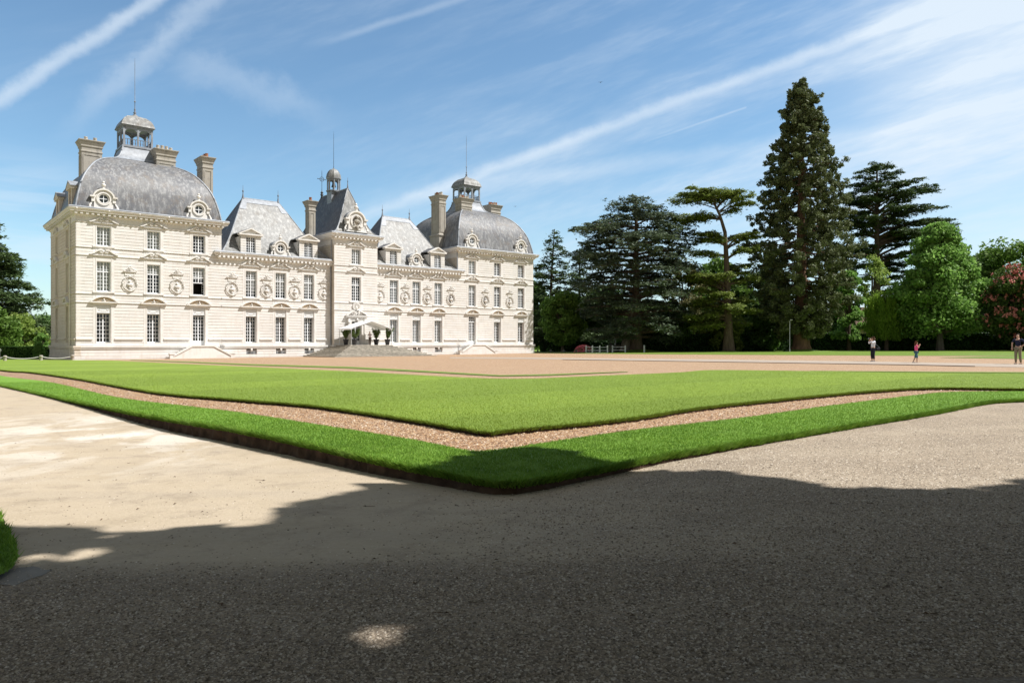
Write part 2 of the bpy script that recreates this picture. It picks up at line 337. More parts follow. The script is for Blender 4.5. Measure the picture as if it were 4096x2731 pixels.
# --- materials
def sandmat():
    t = NT('sandy_path', .95, .12)
    big = t.noise(.16, 5, .6); mid = t.noise(1.1, 6, .68, (1, 1.6, 1)); f = t.noise(34, 4, .7); v = t.voro(95); vb = t.voro(60, 'Distance'); 
    x = t.N('ShaderNodeSeparateXYZ'); t.L(t.obj, x.inputs[0])
    # gravelly to the right and close to the camera, fine sand to the left
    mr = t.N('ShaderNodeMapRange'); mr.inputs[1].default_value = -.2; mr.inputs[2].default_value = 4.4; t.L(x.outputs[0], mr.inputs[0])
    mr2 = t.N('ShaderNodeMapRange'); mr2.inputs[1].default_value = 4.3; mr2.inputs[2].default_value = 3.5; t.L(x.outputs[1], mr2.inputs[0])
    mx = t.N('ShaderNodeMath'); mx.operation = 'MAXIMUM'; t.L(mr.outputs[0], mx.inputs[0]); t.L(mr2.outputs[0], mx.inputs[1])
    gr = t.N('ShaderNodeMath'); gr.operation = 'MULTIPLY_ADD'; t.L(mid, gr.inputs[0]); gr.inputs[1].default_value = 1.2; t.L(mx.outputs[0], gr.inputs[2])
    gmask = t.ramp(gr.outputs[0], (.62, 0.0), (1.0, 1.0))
    sand = t.mix(t.ramp(mid, (.3, 0.0), (.7, 1.0)), (.385, .315, .225), (.475, .395, .295))
    sand = t.mix(t.ramp(f, (.35, .35), (.65, 0.0)), sand, (.34, .28, .20))
    # pale dried puddle stains
    st = t.noise(.75, 6, .6, (1.5, .8, 1), dist=.5); 
    d = t.N('ShaderNodeVectorMath'); d.operation = 'DISTANCE'; mp = t.N('ShaderNodeMapping'); mp.inputs['Scale'].default_value = (1, .8, 0); t.L(t.obj, mp.inputs[0]); t.L(mp.outputs[0], d.inputs[0]); d.inputs[1].default_value = (-6.0, 9.0, 0)
    dm = t.ramp(d.outputs['Value'], (0, 1.0), (1.0, 0.0)); dn = t.N('ShaderNodeMapRange'); dn.inputs[1].default_value = 0.3; dn.inputs[2].default_value = 4.2; dn.inputs[3].default_value = 1; dn.inputs[4].default_value = 0; t.L(d.outputs['Value'], dn.inputs[0])
    sm = t.N('ShaderNodeMath'); sm.operation = 'MULTIPLY'; t.L(dn.outputs[0], sm.inputs[0]); t.L(t.ramp(st, (.46, 0.0), (.56, 1.0)), sm.inputs[1])
    sm2 = t.N('ShaderNodeMath'); sm2.operation = 'MULTIPLY'; t.L(sm.outputs[0], sm2.inputs[0]); sm2.inputs[1].default_value = .8
    sand = t.mix(sm2.outputs[0], sand, (.62, .58, .52))
    gravel = t.mix(t.ramp(v, (.0, 0.0), (1.0, 1.0)), (.17, .135, .10), (.47, .39, .295))
    gravel = t.mix(t.ramp(vb, (0.25, 0.0), (.6, .55)), gravel, (.16, .13, .10))
    gravel = t.mix(t.ramp(t.noise(.8, 6, .7), (.4, 0.0), (.65, .5)), gravel, (.40, .33, .245))
    c = t.mix(gmask, sand, gravel)
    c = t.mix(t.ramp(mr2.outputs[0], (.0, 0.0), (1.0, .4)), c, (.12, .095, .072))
    # compacted wheel tracks that sweep round the corner, and scuffed patches
    dd = t.N('ShaderNodeVectorMath'); dd.operation = 'DISTANCE'; m5 = t.N('ShaderNodeMapping'); m5.inputs['Scale'].default_value = (.55, 1, 0); t.L(t.obj, m5.inputs[0]); t.L(m5.outputs[0], dd.inputs[0]); dd.inputs[1].default_value = (0, 16, 0)
    ws = t.N('ShaderNodeMath'); ws.operation = 'MULTIPLY_ADD'; t.L(t.noise(.6, 4, .6), ws.inputs[0]); ws.inputs[1].default_value = 1.1; t.L(dd.outputs['Value'], ws.inputs[2]); wv = t.N('ShaderNodeMath'); wv.operation = 'SINE'
    w2 = t.N('ShaderNodeMath'); w2.operation = 'MULTIPLY'; t.L(ws.outputs[0], w2.inputs[0]); w2.inputs[1].default_value = 4.4; t.L(w2.outputs[0], wv.inputs[0])
    c = t.mix(t.ramp(wv.outputs[0], (.45, 0.0), (.95, .38)), c, (.37, .31, .235))
    c = t.mix(t.ramp(t.noise(2.3, 6, .75), (.52, 0.0), (.7, .45)), c, (.20, .16, .12))
    c = t.mix(t.ramp(t.noise(7, 4, .7), (.62, 0.0), (.75, .5)), c, (.24, .19, .14))
    t.color(c)
    h = t.N('ShaderNodeMath'); h.operation = 'MULTIPLY_ADD'; t.L(gmask, h.inputs[0]); t.L(t.voro(60, 'Distance'), h.inputs[1]); t.L(f, h.inputs[2])
    t.bump(h.outputs[0], .6, .012); return t.m
def pebblemat(name='gravel', s=34, pale=0):
    t = NT(name, .8, .25); v = t.voro(s); d = t.voro(s, 'Distance'); n = t.noise(.5, 5, .6)
    sp = t.N('ShaderNodeSeparateColor'); t.L(v, sp.inputs[0])
    c = t.ramp(sp.outputs[0], (0, (.13, .07, .04)), (.3, (.31, .18, .10)), (.65, (.43, .28, .17)), (.9, (.49, .37, .25)), (1, (.62, .55, .45)))
    c = t.mix(t.ramp(d, (.35, 0.0), (.75, .7)), c, (.11, .065, .04))
    c = t.mix(t.ramp(n, (.35, .25), (.65, 0.0)), c, (.36, .24, .15))
    if pale: c = t.mix(pale, c, (.50, .35, .22))
    t.color(c); iv = t.N('ShaderNodeMath'); iv.operation = 'SUBTRACT'; iv.inputs[0].default_value = 1; t.L(d, iv.inputs[1])
    t.bump(iv.outputs[0], .9, .02); return t.m
def grassmat(name, a, b, blade=False, stripes=False):
    t = NT(name, .6, .18)
    if blade:
        g = t.geo(); c = t.ramp(g.outputs['Random Per Island'], (0, a), (.85, b), (1, (b[0]*1.35+.03, b[1]*1.15, b[2]*1.6)))
        n = t.noise(.5, 5, .6); c = t.mix(t.ramp(n, (.4, .35), (.6, 0.0)), c, tuple(x*.7 for x in a))
    else:
        n = t.noise(26, 4, .75); n2 = t.noise(.55, 5, .6); n3 = t.noise(5, 5, .7)
        c = t.mix(t.ramp(n, (.3, 0.0), (.7, 1.0)), a, b)
        c = t.mix(t.ramp(n2, (.35, .35), (.65, 0.0)), c, tuple(x*.75 for x in a))
        c = t.mix(t.ramp(n3, (.45, 0.0), (.75, .35)), c, (b[0]*1.25, b[1]*1.1, b[2]))
    if not stripes and blade:
        n7 = t.noise(1.7, 5, .7); c = t.mix(t.ramp(n7, (.5, 0.0), (.68, .55)), c, (b[0]*1.35, b[1]*1.2, b[2]*2.2)); c = t.mix(t.ramp(t.noise(4.5, 4, .7), (.36, .5), (.5, 0.0)), c, tuple(x*.6 for x in a))
    if stripes:
        # broad mowing stripes that run along the house front
        mp = t.N('ShaderNodeMapping'); mp.inputs['Rotation'].default_value = (0, 0, -R(40.5)); t.L(t.obj, mp.inputs[0])
        s = t.N('ShaderNodeSeparateXYZ'); t.L(mp.outputs[0], s.inputs[0]); ml = t.N('ShaderNodeMath'); ml.operation = 'SINE'
        m2 = t.N('ShaderNodeMath'); m2.operation = 'MULTIPLY_ADD'; t.L(s.outputs[1], m2.inputs[0]); m2.inputs[1].default_value = .62; m2.inputs[2].default_value = 1.2; t.L(m2.outputs[0], ml.inputs[0])
        c = t.mix(t.ramp(ml.outputs[0], (.4, .28), (.6, 0.0)), c, tuple(x*.72 for x in a))
    t.color(c)
    tr = t.N('ShaderNodeBsdfTranslucent'); t.L(c, tr.inputs[0]); mx = t.N('ShaderNodeMixShader'); mx.inputs[0].default_value = .3 if blade else 0
    t.L(t.b.outputs[0], mx.inputs[1]); t.L(tr.outputs[0], mx.inputs[2]); t.L(mx.outputs[0], t.nt.nodes['Material Output'].inputs[0])
    if not blade: t.bump(n, .8, .03)
    return t.m
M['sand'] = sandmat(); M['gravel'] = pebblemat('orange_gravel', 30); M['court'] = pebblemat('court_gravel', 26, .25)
LA, LB = (.155, .234, .025), (.25, .345, .045)
BA, BB = (.10, .215, .018), (.22, .37, .045)
M['lawn'] = grassmat('lawn_turf', LA, LB, stripes=True); M['lawn2'] = grassmat('border_turf', BA, BB)
M['blade'] = grassmat('lawn_blades', LA, LB, True, stripes=True); M['blade2'] = grassmat('border_blades', BA, BB, True)
M['verge'] = grassmat('verge_turf', (.10, .17, .025), (.18, .26, .04))
M['soil'] = simple('dark_soil', (.06, .038, .025), .95, .1, .5, 7, 0, .8)
M['dirt'] = simple('trodden_dirt', (.34, .25, .19), .95, .1, .3, 5, 0, .4)
M['asphalt'] = simple('grey_path', (.34, .285, .235), .9, .15, .12, 3, 0, .3)
M['stone_flag'] = simple('flagstone', (.21, .19, .165), .85, .2, .2, 6, 0, .4)
def sheet(name, mat, fn, x0, x1, y0, y1, nx, ny):
    xs = np.linspace(x0, x1, nx); ys = np.linspace(y0, y1, ny)
    vs = [(x, y, fn(x, y)) for y in ys for x in xs]
    fs = [(j*nx+i, j*nx+i+1, (j+1)*nx+i+1, (j+1)*nx+i) for j in range(ny-1) for i in range(nx-1)]
    me = bpy.data.meshes.new(name); me.from_pydata(vs, [], fs); me.materials.append(mat); me.polygons.foreach_set('use_smooth', [True]*len(fs))
    o = bpy.data.objects.new(name, me); col.objects.link(o); return o
def ground():
    # non-uniform grid out to the horizon
    xs = sorted(set([-3000, -1200, -500, -250]+list(range(-140, 145, 5))+[250, 500, 1200, 3000]+[x*.8 for x in range(-30, 31)]))
    ys = sorted(set([-1500, -300, -80, -40, -20, -10]+[y*.7 for y in range(-6, 60)]+list(range(42, 200, 5))+[260, 400, 800, 1600, 4000]))
    vs = [(x, y, G(x, y)) for y in ys for x in xs]; nx = len(xs)
    fs = [(j*nx+i, j*nx+i+1, (j+1)*nx+i+1, (j+1)*nx+i) for j in range(len(ys)-1) for i in range(nx-1)]
    me = bpy.data.meshes.new('ground'); me.from_pydata(vs, [], fs); me.materials.append(M['sand']); me.polygons.foreach_set('use_smooth', [True]*len(fs))
    o = bpy.data.objects.new('ground', me); col.objects.link(o); tag(o, kind='structure')
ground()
def polysheet(name, pts, off, mat, kind='structure', label=None, cat=None):
    from mathutils.geometry import tessellate_polygon
    me = bpy.data.meshes.new(name); vs = [Vector((x, y, P(x, y)+off)) for x, y in pts]
    tris = tessellate_polygon([[Vector((x, y, 0)) for x, y in pts]])
    me.from_pydata(vs, [], [tuple(t) for t in tris]); bm = bmesh.new(); bm.from_mesh(me)
    for q in bm.faces:
        q.normal_update()
        if q.normal.z < 0: q.normal_flip()
    bm.to_mesh(me); bm.free(); me.materials.append(mat)
    o = bpy.data.objects.new(name, me); col.objects.link(o); tag(o, label, cat, None, kind); return o
def smooth_line(pts, step, jit=0, seed=0):
    """densify a polyline (Catmull-Rom) and roughen it a little"""
    rr = random.Random(seed); out = []
    p = [Vector(q) for q in pts]; p = [p[0]*2-p[1]]+p+[p[-1]*2-p[-2]]
    for i in range(1, len(p)-2):
        n = max(1, int((p[i+1]-p[i]).length/step))
        n = min(n, 120)
        for k in range(n):
            t = k/n; a, b, c, d = p[i-1], p[i], p[i+1], p[i+2]
            q = .5*((2*b)+(c-a)*t+(2*a-5*b+4*c-d)*t*t+(3*b-a-3*c+d)*t**3)
            out.append((q.x+rr.uniform(-jit, jit), q.y+rr.uniform(-jit, jit)))
    out.append((p[-2].x, p[-2].y)); return out
def skirt(name, line, top, mat, seed=0):
    """the cut turf edge: an earthen face below the grass, ragged"""
    rr = random.Random(seed); rs = []
    for i, (x, y) in enumerate(line):
        a = line[max(i-1, 0)]; b = line[min(i+1, len(line)-1)]; d = Vector((b[0]-a[0], b[1]-a[1])).normalized(); nx, ny = d.y, -d.x
        zt = P(x, y)+top; zb = G(x, y)-.02
        j = [rr.uniform(-.012, .02) for _ in range(4)]
        rs.append([(x+nx*j[0], y+ny*j[0], zt+.001), (x+nx*(j[1]-.01), y+ny*(j[1]-.01), zt*.65+zb*.35), (x+nx*(j[2]+.0), y+ny*(j[2]), zt*.3+zb*.7), (x+nx*(.03+j[3]), y+ny*(.03+j[3]), zb)])
    mb = MB(); mb.rings(rs, False, False, closed=False); o = mb.build(name, mat); tag(o, kind='structure'); return o
u_dir = Vector((.7604, .6494)); n_dir = Vector((.6494, -.7604))
# outer border band (traced edges, taken back to the ground plane)
bo_px = [(0,1539),(305,1605),(610,1664),(914,1712),(1219,1773),(1524,1842),(1752,1886),(1890,1912),(1975,1925),(2065,1926),(2322,1886),(2657,1822),(3023,1762),(3419,1699),(3724,1650),(3937,1610),(4020,1602),(4120,1598),(4300,1594)]
bi_px = [(0,1501),(198,1527),(457,1585),(762,1624),(945,1646),(1295,1700),(1646,1756),(1829,1792),(1915,1803),(2000,1796),(2505,1722),(2962,1670),(3358,1616),(3663,1579),(3815,1566),(4096,1563.5),(4400,1562)]
bo = [unp(*q) for q in bo_px]; bi = [unp(*q) for q in bi_px]
ext = lambda a, b, d: (a[0]+(a[0]-b[0])/math.hypot(a[0]-b[0], a[1]-b[1])*d, a[1]+(a[1]-b[1])/math.hypot(a[0]-b[0], a[1]-b[1])*d)
bo = [ext(bo[0], bo[2], 26)]+bo+[(bo[-1][0]+10, bo[-1][1]+1.0)]; bi = [ext(bi[0], bi[2], 26)]+bi+[(bi[-1][0]+9, bi[-1][1]+.5)]
bo = smooth_line(bo, .12, .012, 1); bi = smooth_line(bi, .15, .010, 2)
polysheet('border_lawn', bo+bi[::-1], 0, M['lawn2'])
skirt('turf_edge', bo, 0, M['soil'], 3)
# main lawn
ml_px = [(0,1478),(122,1487),(305,1512),(457,1539),(655,1571),(914,1593),(1219,1617),(1448,1646),(1676,1681),(1829,1707),(1920,1722),(1970,1727),(2048,1717),(2505,1673),(2810,1628),(3115,1596),(3358,1573),(3572,1556),(3755,1549),(4096,1553),(4400,1556)]
mf_px = [(4400,1494),(4096,1492),(3620,1489),(3238,1483),(2855,1479),(2700,1489),(2320,1505),(2129,1513),(1938,1512),(1619,1496),(1400,1484),(1020,1467),(638,1450),(459,1441)]
ml = [unp(*q, .04) for q in ml_px]; ml = [ext(ml[0], ml[3], 26)]+ml+[(ml[-1][0]+12, ml[-1][1]+2)]
ml = smooth_line(ml, .15, .010, 4); mf = [unp(*q, .04) for q in mf_px]; 
polysheet('main_lawn', ml+[(ml[-1][0]+3, ml[-1][1]+9)]+smooth_line(mf, .5, .02, 5)+[(-43.5, 66.0), (-75, 92)], .04, M['lawn'])
skirt('lawn_edge', ml, .04, M['soil'], 6)
# gravel: everything from the border inwards, up to the house and the verge
vg = [unp(*q) for q in [(2090,1411),(2600,1415),(3000,1417.5),(3400,1419.5),(3560,1420.5),(4100,1422)]]
inner = [(x, y) for x, y in bi[::3]]
court = inner+[(60, 30), (75, 42)]+[(vg[-1][0]+12, vg[-1][1]+1)]+[(8, 122), (-30, 92), (-41.0, 67.4), (-43.0, 65.6), (-80, 100)]
polysheet('gravel_court', court, -.035, M['court'])
# trodden dirt margins beside the band and the lawn corner
dm = [unp(*q) for q in [(1150,1672),(1500,1736),(1800,1800),(2000,1815),(2300,1772),(2800,1693)]]; di = [unp(*q) for q in [(2800,1684),(2300,1752),(2050,1782),(1800,1770),(1500,1722),(1150,1664)]]
polysheet('dirt_margin', smooth_line(dm, .2, .02, 7)+smooth_line(di, .2, .03, 8), -.031, M['dirt'])
dm = [unp(*q) for q in [(600,1556),(1000,1606),(1400,1658),(1800,1722),(1950,1747)]]; di = [unp(*q) for q in [(1950,1722),(1500,1640),(1200,1600),(900,1570),(600,1545)]]
polysheet('dirt_margin', smooth_line(dm, .2, .03, 9)+smooth_line(di, .3, .0, 10), -.030, M['dirt'])
# coarse orange gravel strip
cs = [(x, y) for x, y in bi if -24 < x < 14]; cl = [(x, y) for x, y in ml if -24 < x < 14]
def inset(line, d):
    out = []
    for i, (x, y) in enumerate(line):
        a = line[max(i-3, 0)]; b = line[min(i+3, len(line)-1)]; t = Vector((b[0]-a[0], b[1]-a[1])).normalized(); out.append((x+t.y*d, y-t.x*d))
    return out
polysheet('gravel_strip', inset(cs, -.10)+inset(cl, .10)[::-1], -.027, M['gravel'])
# thin turf lines round the court
def ribbon(name, a_px, b_px, off, mat):
    return polysheet(name, [unp(*q) for q in a_px]+[unp(*q) for q in b_px[::-1]], off, mat)
ribbon('turf_line', [(523,1439),(765,1448.5),(1000,1459),(1400,1471),(1619,1482),(1900,1497),(2001,1502),(2200,1499),(2512,1485)], [(523,1437.5),(765,1445),(1000,1454),(1400,1465),(1619,1476),(1900,1492),(2001,1498),(2200,1494),(2512,1483.4)], -.012, M['verge'])
ribbon('turf_line', [(3240,1482),(3500,1485),(3800,1487.5),(4400,1491)], [(3240,1480.5),(3500,1482.5),(3800,1484.5),(4400,1487)], -.012, M['verge'])
ribbon('path', [(1800,1431),(2100,1433.5),(2450,1438),(2800,1443.5),(3400,1452),(4096,1466),(4700,1474)], [(1800,1427),(2100,1427.5),(2450,1431),(2800,1434.5),(3400,1442),(4096,1454),(4700,1462)], -.024, M['asphalt'])
ribbon('path_edge', [(2250,1436.8),(2800,1444.6),(3600,1457),(3900,1463.5)], [(2250,1435.2),(2800,1443.2),(3600,1455),(3900,1461)], -.020, M['soil'])
# far grass: right of the court and left of the house
vv = [(x, y) for x, y in vg]
polysheet('grass_verge', vv+[(109.9, 66), (109.9, 169), (-30, 169), (-25, 128), (3.9, 107.3)], -.020, M['verge'])
def field():      # meadow beyond the garden, same grid as the ground
    xs = [-3000, -1200, -500, -250, -140, -110]+list(range(-100, 101, 20))+[110, 140, 250, 500, 1200, 3000]; ys = [-80, -40, 0, 40, 66, 100, 140, 169, 200, 260, 400, 800, 1600, 4000]
    vs = [(x, y, P(x, y)-.018) for y in ys for x in xs]; nx = len(xs)
    fs = [(j*nx+i, j*nx+i+1, (j+1)*nx+i+1, (j+1)*nx+i) for j in range(len(ys)-1) for i in range(nx-1) if ys[j] >= 169 or xs[i] >= 110 or xs[i+1] <= -110]
    me = bpy.data.meshes.new('meadow'); me.from_pydata(vs, [], fs); me.materials.append(M['verge']); o = bpy.data.objects.new('meadow', me); col.objects.link(o); tag(o, kind='structure')
field()
polysheet('grass_verge', [unp(*q) for q in [(3750,1428.5),(4096,1433.5),(4400,1436)]]+[unp(*q) for q in [(4400,1421),(4096,1423),(3950,1424)]], -.016, M['verge'])
polysheet('garden_grass', [(-46.5, 66.2), (-54, 85), (-40, 120), (-30, 169), (-109.9, 169), (-109.9, 110), (-75, 92)], -.015, M['verge'])
# grass corner at the left edge near the camera
tl = [unpG(*q) for q in [(-500,1960),(-60,2050),(20,2110),(64,2180),(78,2240),(40,2300),(-30,2335),(-500,2500)]]
tl = smooth_line(tl, .08, .01, 20)
def patch():
    vs = [(x, y, G(x, y)+.03) for x, y in tl]; me = bpy.data.meshes.new('grass_corner'); me.from_pydata(vs, [], [tuple(range(len(vs)-1, -1, -1))]); me.materials.append(M['lawn2'])
    bm = bmesh.new(); bm.from_mesh(me); bmesh.ops.recalc_face_normals(bm, faces=bm.faces); bm.to_mesh(me); bm.free()
    o = bpy.data.objects.new('grass_corner', me); col.objects.link(o); tag(o, kind='structure')
patch()
for k, q in enumerate([(-30,2335,150,2275), (60,2290,140,2268)]):
    a = unpG(q[0], q[1]); b = unpG(q[2], q[3]); d = Vector((b[0]-a[0], b[1]-a[1])); n = Vector((-d.y, d.x)).normalized()*(.14 if k == 0 else .10); rr = random.Random(k)
    pts = [(a[0]+n.x, a[1]+n.y), (a[0]-n.x, a[1]-n.y), (b[0]-n.x*.8, b[1]-n.y), (b[0]+n.x*.6, b[1]+n.y*.6)]
    pts = [(x*(1-t)+x2*t+rr.uniform(-.02, .02), y*(1-t)+y2*t+rr.uniform(-.02, .02)) for (x, y), (x2, y2) in zip(pts, pts[1:]+pts[:1]) for t in (0, .33, .66)]
    mb = MB(); mb.rings([[(x, y, G(x, y)-.02) for x, y in pts], [(x, y, G(x, y)+.003) for x, y in pts]]); 
    tag(mb.build('flagstone', M['stone_flag']), ['long grey flagstone half buried by the grass at the left edge', 'small grey flagstone beside the grass corner, nearer the sand'][k], 'stone')

# ------------------------------------------------------------------ grass blades and stones (uncountable)
def inpoly(px, py, poly):
    poly = np.array(poly); x, y = px, py; ins = np.zeros(len(px), bool); j = len(poly)-1
    for i in range(len(poly)):
        xi, yi = poly[i]; xj, yj = poly[j]
        c = ((yi > y) != (yj > y)); 
        with np.errstate(divide='ignore', invalid='ignore'): xx = (xj-xi)*(y-yi)/(yj-yi)+xi
        ins ^= c & (x < xx); j = i
    return ins
def blades(name, xy, z, h, w, mat, lean=.35, seed=0, dirs=None):
    rs = np.random.RandomState(seed); n = len(xy); a = rs.rand(n)*2*np.pi; hh = h*(.6+.8*rs.rand(n)); 
    l = rs.randn(n, 2)*lean*hh[:, None]
    if dirs is not None: l += dirs
    wx = np.cos(a)*w*.5; wy = np.sin(a)*w*.5
    v = np.zeros((n, 3, 3)); v[:, 0, 0] = xy[:, 0]-wx; v[:, 0, 1] = xy[:, 1]-wy; v[:, 1, 0] = xy[:, 0]+wx; v[:, 1, 1] = xy[:, 1]+wy
    v[:, :2, 2] = z[:, None]-.005; v[:, 2, 0] = xy[:, 0]+l[:, 0]; v[:, 2, 1] = xy[:, 1]+l[:, 1]; v[:, 2, 2] = z+hh
    return np_mesh(name, v.reshape(-1, 3), 3, mat)
def Pn(xy): return EYE-1.149+.00502*xy[:, 0]-.00535*xy[:, 1]
def scatter(poly, n, x0, x1, y0, y1, seed, power=1.6):
    rs = np.random.RandomState(seed); y = y0*(y1/y0)**(rs.rand(n)**(1/1.0)); x = (rs.rand(n)*2-1)*y*.78
    m = (x > x0) & (x < x1); x, y = x[m], y[m]; k = inpoly(x, y, poly); return np.stack([x[k], y[k]], 1)
band_poly = bo+bi[::-1]
xy = scatter(band_poly, 800000, -30, 20, 5.5, 24, 1)
tag(blades('grass', xy, Pn(xy), .020, .0075, M['blade2'], .6, 2), kind='stuff', label='short vivid green grass of the border strip', cat='grass')
lawn_poly = ml+[(ml[-1][0]+3, ml[-1][1]+9)]+[(x, y) for x, y in mf]+[(-43.5, 66.0), (-75, 92)]
xy = scatter(lawn_poly, 520000, -40, 30, 8, 34, 3)
tag(blades('grass', xy, Pn(xy)+.04, .013, .009, M['blade'], .7, 4), kind='stuff', label='fine bright yellow green grass of the big lawn', cat='grass')
def edge_blades(line, per, h, seed, mat, down, lab, maxd=40, top=0):
    rs = np.random.RandomState(seed); L = np.array(line); pts = []; dirs = []
    for i in range(len(L)-1):
        a, b = L[i], L[i+1]; d = b-a; ln = np.hypot(*d)
        if a[1] > maxd or abs(a[0]) > a[1]*.85+2: continue
        n = int(ln*per*min(1, 12/a[1])+rs.rand()); t = rs.rand(n)[:, None]; nn = np.array([d[1], -d[0]])/max(ln, 1e-6)
        pts.append(a+d*t+nn*(rs.rand(n)[:, None]*.03-.02)); dirs.append(np.repeat(nn[None], n, 0)*(.02+.05*rs.rand(n)[:, None]))
    xy = np.concatenate(pts); dr = np.concatenate(dirs); n = len(xy)
    z = Pn(xy)+top-rs.rand(n)*down
    return tag(blades('edge_grass', xy, z, h, .012, mat, .35, seed+1, dr), kind='stuff', label=lab, cat='grass')
edge_blades(bo, 1500, .05, 11, M['blade2'], .05, 'shaggy grass hanging over the cut edge of the border strip')
edge_blades(ml, 700, .035, 13, M['blade'], .04, 'shaggy grass along the cut edge of the big lawn', top=.04)
xy = np.random.RandomState(5).rand(60000, 2)*np.array([2.4, 3.4])+np.array([-4.4, 2.6]); xy = xy[inpoly(xy[:, 0], xy[:, 1], tl)]
tag(blades('grass', xy, np.array([G(x, y) for x, y in xy])+.03, .035, .008, M['blade2'], .6, 6), kind='stuff', label='longer green grass on the corner at the left edge', cat='grass')
def stones(name, xy, z, size, mat, lab, seed, flat=.6):
    rs = np.random.RandomState(seed); n = len(xy); s = size*(.5+rs.rand(n)); a = rs.rand(n)*6.28
    base = np.array([[1,0,0],[0,1,0],[-1,0,0],[0,-1,0],[0,0,1]], float); base = np.repeat(base[None], n, 0)*(.65+.7*rs.rand(n, 5, 1))
    c, q = np.cos(a), np.sin(a); x = base[:, :, 0]*c[:, None]-base[:, :, 1]*q[:, None]*.7; y = base[:, :, 0]*q[:, None]+base[:, :, 1]*c[:, None]*.7
    v = np.stack([x*s[:, None]+xy[:, :1], y*s[:, None]+xy[:, 1:2], base[:, :, 2]*s[:, None]*flat+z[:, None]], 2)
    tri = v[:, [[0,1,4],[1,2,4],[2,3,4],[3,0,4]], :].reshape(-1, 3)
    # share vertices per stone so each stone is one island
    me = bpy.data.meshes.new(name); me.vertices.add(n*5); me.vertices.foreach_set('co', v.astype(np.float32).ravel())
    idx = (np.arange(n)[:, None]*5+np.array([0,1,4,1,2,4,2,3,4,3,0,4])).ravel().astype(np.int32)
    me.loops.add(len(idx)); me.loops.foreach_set('vertex_index', idx); me.polygons.add(n*4); me.polygons.foreach_set('loop_start', np.arange(n*4, dtype=np.int32)*3)
    me.update(calc_edges=True); me.materials.append(mat); o = bpy.data.objects.new(name, me); col.objects.link(o); tag(o, lab, 'gravel', None, 'stuff'); return o
t = NT('pebble', .7, .3); g = t.geo(); t.color(t.ramp(g.outputs['Random Per Island'], (0, (.09, .05, .028)), (.35, (.25, .135, .065)), (.7, (.38, .24, .13)), (.9, (.46, .33, .20)), (1, (.62, .54, .44)))); M['pebble'] = t.m
t = NT('path_pebble', .8, .2); g = t.geo(); t.color(t.ramp(g.outputs['Random Per Island'], (0, (.10, .078, .055)), (.4, (.26, .21, .155)), (.8, (.42, .35, .265)), (1, (.58, .52, .44)))); M['pebble2'] = t.m
xy = scatter(cs+cl[::-1], 200000, -22, 14, 7, 26, 21)
stones('pebbles', xy, Pn(xy)-.028, .015, M['pebble'], 'loose orange pebbles filling the strip between the two lawns', 22)
rs = np.random.RandomState(31); n = 340000; yy = 2.6*(16/2.6)**rs.rand(n); xx = (rs.rand(n)*2-1)*yy*.76
dens = np.clip((xx+.8)/3.2, 0, 1)+np.clip((4.3-yy)/.9, 0, 1)+.04; k = (rs.rand(n) < dens) & ~inpoly(xx, yy, bo+[(60, 60), (-60, 60)]) & ~inpoly(xx, yy, tl)
xy = np.stack([xx[k], yy[k]], 1); stones('path_grit', xy, np.array([G(x, y) for x, y in xy])-.001, .0085, M['pebble2'], 'grey grit scattered over the shaded path', 32, .5)
# leaf litter and small dark clods on the path
def litter():
    rr = random.Random(8); mb = MB()
    for k in range(260):
        y = 3.2*(13/3.2)**rr.random(); x = rr.uniform(-.74, .74)*y
        if inpoly(np.array([x]), np.array([y]), bo+[(60, 60), (-60, 60)])[0]: continue
        a = rr.uniform(0, 6.28); s = rr.uniform(.006, .019); z = G(x, y)+.003
        c, q = math.cos(a)*s, math.sin(a)*s; f = rr.uniform(.3, .6)
        mb.add([(x-c, y-q, z), (x+q*f, y-c*f, z+.006), (x+c, y+q, z+.004), (x-q*f, y+c*f, z+.008)], [(0, 1, 2, 3)])
        if k % 16 == 0: mb.tube([(x, y, z), (x+c*3, y+q*3, z+.003), (x+c*5-q*.6, y+q*5+c*.6, z+.002)], .0016, 4)
    o = mb.build('leaf_litter', simple('dry_leaf', (.10, .065, .04), .9, .1, .5, 30)); tag(o, 'dark dry leaves and twigs strewn on the path', 'leaf litter', None, 'stuff')
litter()
